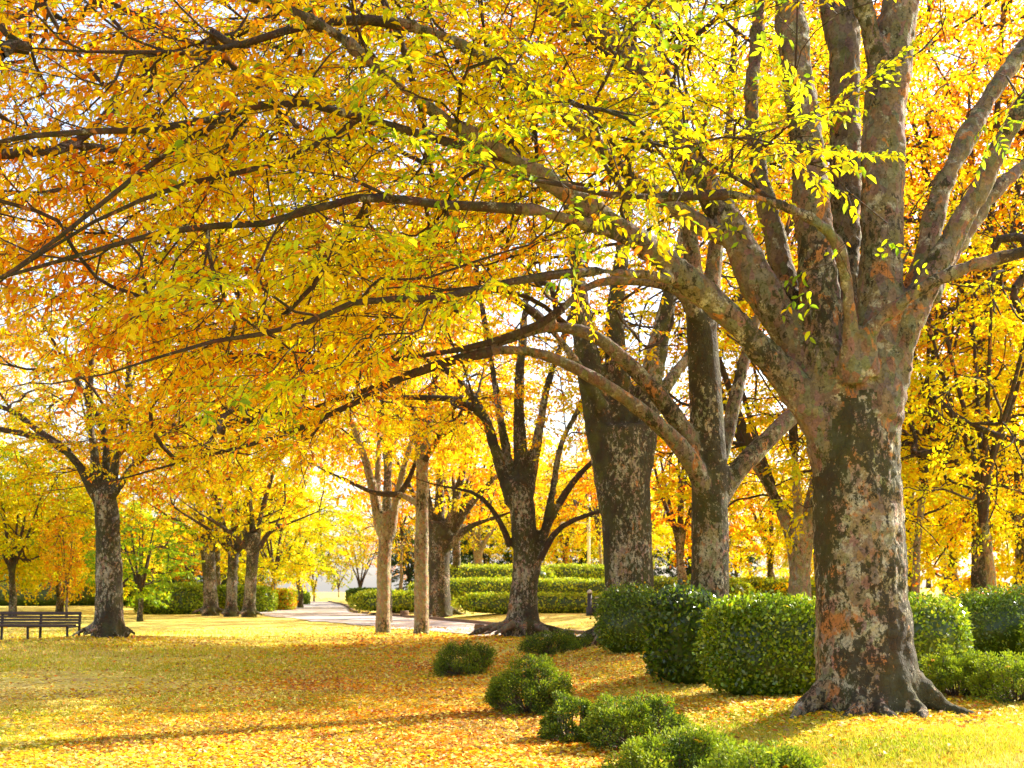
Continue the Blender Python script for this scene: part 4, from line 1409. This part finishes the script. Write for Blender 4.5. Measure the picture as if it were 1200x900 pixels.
# clipped maze hedges on the rise behind the path
HT = dict(hedge=.15, fresh=.25, topi=.6)
for i, (lab, px, D, w, d, h, rz, pw) in enumerate([
        ('long low clipped hedge in front of the maze hedges', 640, 55, 9.5, 1.6, 0.95, -0.05, 6),
        ('lower clipped hedge curving round behind the two pale trunks', 475, 62, 6.0, 2.2, 1.05, 0.1, 4),
        ('second tier of lime clipped hedge left of the mossy tree', 555, 63, 7.0, 2.4, 1.35, 0.06, 4),
        ('second tier of lime clipped hedge right of the mossy tree', 680, 64, 7.5, 2.0, 1.2, -0.04, 5),
        ('top tier of lime clipped hedge left of the mossy tree', 570, 71, 8.5, 3.0, 1.5, 0.03, 3.5),
        ('top tier block hedge seen between mossy tree and stout tree', 675, 73, 5.2, 2.6, 1.55, 0.0, 7),
        ('clipped hedge strip seen between stout tree and slender tree', 800, 60, 7.5, 2.0, 1.7, 0.0, 5),
        ('clipped hedge strip far behind the bright green hedge', 920, 62, 8.0, 2.0, 1.5, 0.0, 5)]):
    hedge(lab, *at(px, D)[:2], w, d, h, HT, 400 + i, n=6500, leaf=(.13, .09), mat='needle', rotz=rz, power=min(pw, 4), lump=0.13, leafshell=0.10)
# hedges at the back left
for i, (lab, px, D, w, d, h, cols) in enumerate([
        ('long dark green hedge behind the bench, left part', 20, 78, 15, 2.5, 2.1, HD),
        ('long dark green hedge left of the green leafy tree', 150, 80, 10, 2.5, 2.0, HD),
        ('clipped green bush left of the clump of three', 205, 66, 4.4, 2.2, 1.75, dict(hedge=.4, fresh=.6)),
        ('leafy bush close behind the clump of three', 275, 70, 5.0, 2.0, 1.6, dict(hedge=.3, fresh=.7)),
        ('rusty clipped bush right of the clump of three', 322, 76, 2.6, 2.0, 1.35, dict(orange=.3, lime=.4, fresh=.3)),
        ('low green hedge left of the path end', 342, 100, 3.0, 2.0, 1.1, dict(hedge=.6, fresh=.4)),
        ('low dark hedge right of the path end', 432, 104, 4.0, 2.0, 1.2, dict(hedge=.6, deep=.4))]):
    hedge(lab, *at(px, D)[:2], w, d, h, cols, 430 + i, n=6000, leaf=(.16, .10), mat='needle', power=5, lump=0.07, leafshell=0.12)

# ================================================================== STREET FURNITURE
def flat_mat(name, col, rough=0.6, var=0.3, spec=0.3):
    m, t, out = new_mat(name)
    b = NB(t)
    co = b.coord()
    c2 = tuple(x * (1 - var) for x in col)
    c = b.mix(b.noise(b.mapping(co, (1, 6, 6)), 5, 5), col, c2)
    b.bsdf(out, c, rough, b.bump(b.noise(co, 60), 0.15, 0.004), spec)
    return m
M['bench'] = flat_mat('dark stained bench wood', (0.075, 0.045, 0.040), 0.5)
M['iron'] = flat_mat('dark painted iron', (0.035, 0.033, 0.045), 0.45)
M['stone'] = flat_mat('pale stone', (0.55, 0.50, 0.44), 0.8)
M['white'] = flat_mat('white paint', (0.75, 0.75, 0.75), 0.5, 0.1)
M['ochre'] = flat_mat('ochre awning', (0.62, 0.38, 0.16), 0.8)
M['stump'] = flat_mat('weathered stump wood', (0.20, 0.12, 0.07), 0.9)
M['maroon'] = flat_mat('maroon panel', (0.16, 0.05, 0.09), 0.6)

def bench():
    x, y, z = at(46, 30.6)
    root = thing('park_bench', 'dark slatted park bench beside the mossy tree at the left edge', 'bench', (x, y, z))
    root.rotation_euler = (0, 0, math.radians(-5))
    L = 2.35
    unit = Acc()
    unit.box(0, 0, 0, 1, 1, 1)
    slat = unit.mesh('slat', M['bench'], False)
    def piece(nm, loc, sc, rot=(0, 0, 0), me=None):
        o = mesh_obj(nm, me or slat, root)
        o.location, o.scale, o.rotation_euler = loc, sc, rot
        return o
    for i in range(5):
        piece('seat_slat', (-0.1, -0.08 - 0.105 * i, 0.42 - 0.004 * i), (L, 0.09, 0.05))
    for k, zz in enumerate((0.48, 0.56, 0.64, 0.74)):
        piece('back_slat', (0.0, 0.02 + 0.05 * (zz - .42) / .3, zz), (L, 0.03, 0.058 if k < 3 else 0.085), (math.radians(-10), 0, 0))
    iron = np_mesh('leg', *[np.vstack(unit.V), np.vstack(unit.Q)], None, M['iron'], None, False)
    for sx in (-L / 2 + 0.06, 0.0, L / 2 - 0.06):
        piece('back_post', (sx, 0.075, 0.39), (0.055, 0.05, 0.78), (math.radians(-6), 0, 0), iron)
        piece('leg', (sx - 0.08, -0.46, 0.2), (0.05, 0.05, 0.42), (0, 0, 0), iron)
        piece('seat_rail', (sx - 0.05, -0.22, 0.375), (0.05, 0.56, 0.045), (0, 0, 0), iron)
bench()

def bollard(px, D, label, h=1.0):
    x, y, z = at(px, D)
    root = thing('tap_post', label, 'post', (x, y, z))
    a = Acc()
    V, Q, T = tube(np.array([(0, 0, -.1), (0, 0, .35), (0, 0, .36), (0, 0, h)]), [.16, .16, .10, .10], 12)
    a.add(V, Q, T)
    mesh_obj('post', a.mesh('post', M['iron'], False), root)
    a = Acc()
    V, Q, T = tube(np.array([(0, 0, h), (0, 0, h + .05), (0, 0, h + .12), (0, 0, h + .16)]), [.12, .12, .08, .02], 12)
    a.add(V, Q, T)
    mesh_obj('cap', a.mesh('cap', M['stone'], True), root)
    a = Acc()
    V, Q, T = tube(np.array([(.26, 0, -.1), (.26, 0, .55), (.26, 0, .58), (.26, 0, .72)]), [.12, .12, .05, .05], 10)
    a.add(V, Q, T)
    mesh_obj('low_post', a.mesh('low_post', M['iron'], False), root)
    a = Acc()
    V, Q, T = tube(np.array([(.26, 0, .72), (.26, 0, .80), (.34, -.04, .82), (.42, -.08, .74)]), [.035, .04, .035, .03], 8)
    a.add(V, Q, T)
    mesh_obj('spout', a.mesh('spout', M['stone'], True), root)
bollard(691, 49, 'dark iron tap post standing on the verge in front of the low hedge')

def stump():
    x, y, z = at(562, 36.5)
    root = thing('timber_block', 'squat dark timber block at the path edge by the tree roots', 'block', (x, y, z))
    a = Acc()
    a.box(0, 0, .16, .34, .30, .36)
    o = mesh_obj('body', a.mesh('body', M['stump'], False), root)
    md = o.modifiers.new('bevel', 'BEVEL')
    md.width, md.segments = 0.03, 2
    a = Acc()
    a.box(0, 0, .348, .30, .26, .02)
    mesh_obj('end_grain', a.mesh('end_grain', M['bench'], False), root)
stump()

def kerb_peg():
    x, y, z = at(474, 58)
    root = thing('timber_block', 'small timber block beside the kerb behind the pale trunks', 'block', (x, y, z))
    a = Acc()
    a.box(0, 0, .15, .42, .3, .4)
    mesh_obj('body', a.mesh('body', M['stump'], False), root)
kerb_peg()

def pole():
    x, y, z = at(690, 88)
    root = thing('lamp_post', 'tall white lamp post beyond the maze hedges', 'lamp post', (x, y, z))
    a = Acc()
    V, Q, T = tube(np.array([(0, 0, -.2), (0, 0, 3), (0, 0, 7.5)]), [.15, .13, .10], 12)
    a.add(V, Q, T)
    mesh_obj('mast', a.mesh('mast', M['white']), root)
    a = Acc()
    V, Q, T = tube(np.array([(0, 0, 5.2), (-1.2, 0, 5.22), (-2.0, 0, 5.2)]), [.07, .06, .06], 8)
    a.add(V, Q, T)
    mesh_obj('arm', a.mesh('arm', M['white']), root)
    a = Acc()
    V, Q, T = tube(np.array([(-2.0, 0, 5.3), (-2.0, 0, 5.2), (-2.0, 0, 5.0)]), [.1, .28, .22], 12)
    a.add(V, Q, T)
    mesh_obj('lamp_head', a.mesh('lamp_head', M['white']), root)
pole()

# ================================================================== FALLEN LEAVES AND GRASS
def fallen():
    rng = np.random.default_rng(77)
    P = []
    N = 460000
    # sample evenly in picture rows so near ground is not starved
    Y = 1 / rng.uniform(1 / 44, 1 / 7.0, N)
    X = rng.uniform(-0.52, 0.52, N) * Y
    keep = rng.random(N) < np.clip((Y / 24) ** 1.0, 0.25, 1)
    X, Y = X[keep], Y[keep]
    q = np.column_stack([X, Y, X * 0])
    den = fbm(q, 0.28, 12, 3) + 0.22 * (fbm(q * np.array([.4, 1, 1]), 0.9, 15, 2) - .5)
    xb = np.interp(Y, EDGE_Y, EDGE_X)
    near_bank = np.exp(-((X - xb + 2.0) / 3.2) ** 2)
    pr = (sstep(0.42, 0.60, den) * 0.55 + 0.10) * (1 - 0.35 * sstep(2, 8, -X)) + 0.55 * near_bank
    lawn = sstep(0.4, 1.2, X - xb) * (1 - sstep(10.6, 12.2, Y))
    pr = pr * (1 - 0.93 * lawn)
    for tx, ty, tr_ in ((3.52, 11.0, 1.1), (0.28, 31.0, 2.0), (-10.9, 30.0, 1.6), (2.85, 16, 1.0)):
        pr = pr + 0.75 * np.exp(-((X - tx) ** 2 + (Y - ty) ** 2) / (2 * (tr_ * .75) ** 2))
    dn = seg_dist(X, Y, NEAR)
    pr = pr * (1 - 0.75 * sstep(-1, 1, dn))
    k = rng.random(len(X)) < pr
    X, Y = X[k], Y[k]
    Z = height(X, Y) + rng.uniform(0.008, 0.03, len(X))
    P = np.column_stack([X, Y, Z])
    n = len(P)
    a = rng.uniform(0, 2 * math.pi, n)
    D = np.column_stack([np.cos(a), np.sin(a), rng.normal(0.08, .22, n)])
    Nn = norm(np.array([0, 0, 1.0]) + rng.normal(0, .38, (n, 3)))
    L = rng.uniform(.05, .095, n) * np.clip(Y / 20, 0.8, 1.6)
    V, Q, per = leaf_quads(P, D, Nn, L, L * .55, rng.uniform(-.1, .35, (n, 1)))
    cl = pick_colors(P, dict(brown=.16, rust=.03, orange=.06, gold=.14, yellow=.18, straw=.43), 5, 0.6, rng, 0.35)
    c2 = pick_colors(P, dict(brown=.26, rust=.14, orange=.24, gold=.22, yellow=.06, straw=.12), 7, 0.6, rng, 0.35)
    xb = np.interp(Y, EDGE_Y, EDGE_X)
    brown = np.clip(0.05 + 0.75 * np.exp(-((X - xb + 1.0) / 3.5) ** 2) + 0.7 * (fbm(np.column_stack([X * .5, Y, X * 0]), .35, 33, 2) - .5) - 0.25 * sstep(2, 8, -X), 0, 1)
    cl = np.where((rng.random(n) < brown)[:, None], c2, cl)
    mesh_obj('fallen_leaves', np_mesh('fallen_leaves', V, Q, None, M['litter'], cl, smooth=False), None, 'stuff')
    print('fallen', n)
fallen()

def grass():
    rng = np.random.default_rng(78)
    N = 520000
    Y = 1 / rng.uniform(1 / 40, 1 / 6.6, N)
    X = rng.uniform(-0.52, 0.52, N) * Y
    q = np.column_stack([X, Y, X * 0])
    xb = np.interp(Y, EDGE_Y, EDGE_X)
    lawn = sstep(0.3, 1.2, X - xb) * (1 - sstep(11.0, 12.6, Y))
    den = fbm(q * np.array([.5, 1, 1]), 0.5, 18, 3)
    lefts = sstep(0.42, 0.56, den) * (1 - sstep(-1, 1, X - xb)) * 0.55
    bank = sstep(0.3, 1.5, X - xb) * sstep(11, 13, Y) * 0.30
    dn = seg_dist(X, Y, NEAR)
    strip = 0.55 * np.exp(-((Y - 27.5 - 0.12 * X) / 2.2) ** 2) * sstep(-15, -12, X) * (1 - sstep(-2, -1, X))
    pr = np.clip(lawn * 1.0 + lefts + bank + strip, 0, 1) * (1 - sstep(-.4, .1, dn))
    k = rng.random(N) < pr
    X, Y = X[k], Y[k]
    n = len(X)
    P = np.column_stack([X, Y, height(X, Y) - .004])
    D = norm(np.column_stack([rng.normal(0, .55, n), rng.normal(0, .55, n), np.ones(n)]))
    L = rng.uniform(.025, .06, n) * np.clip(Y / 11, 1, 2)
    Wd = np.clip(Y * .0011, .005, .03)
    S = norm(np.cross(D, rand_unit(n, rng)))
    V = np.stack([P - S * Wd[:, None] / 2, P + S * Wd[:, None] / 2, P + D * L[:, None]], 1).reshape(-1, 3)
    PAL['gy'] = np.array((0.62, 0.52, 0.04))
    PAL['gg'] = np.array((0.40, 0.46, 0.015))
    PAL['gs'] = np.array((0.72, 0.58, 0.18))
    cl = pick_colors(P, dict(gg=.36, gy=.40, gs=.24), 6, 0.8, rng, 0.5)
    mesh_obj('grass', np_mesh('grass', V, None, np.arange(n * 3).reshape(-1, 3), M['grass'], cl, smooth=False), None, 'stuff')
    print('grass', n)
grass()
for _m in sorted(bpy.data.meshes, key=lambda m: -len(m.loops))[:40]:
    print('  big', _m.name, len(_m.loops) - 2 * len(_m.polygons))
print('TRIS', sum(sum(len(p.vertices) - 2 for p in m.polygons) if len(m.polygons) < 50 else len(m.loops) - 2 * len(m.polygons) for m in bpy.data.meshes))
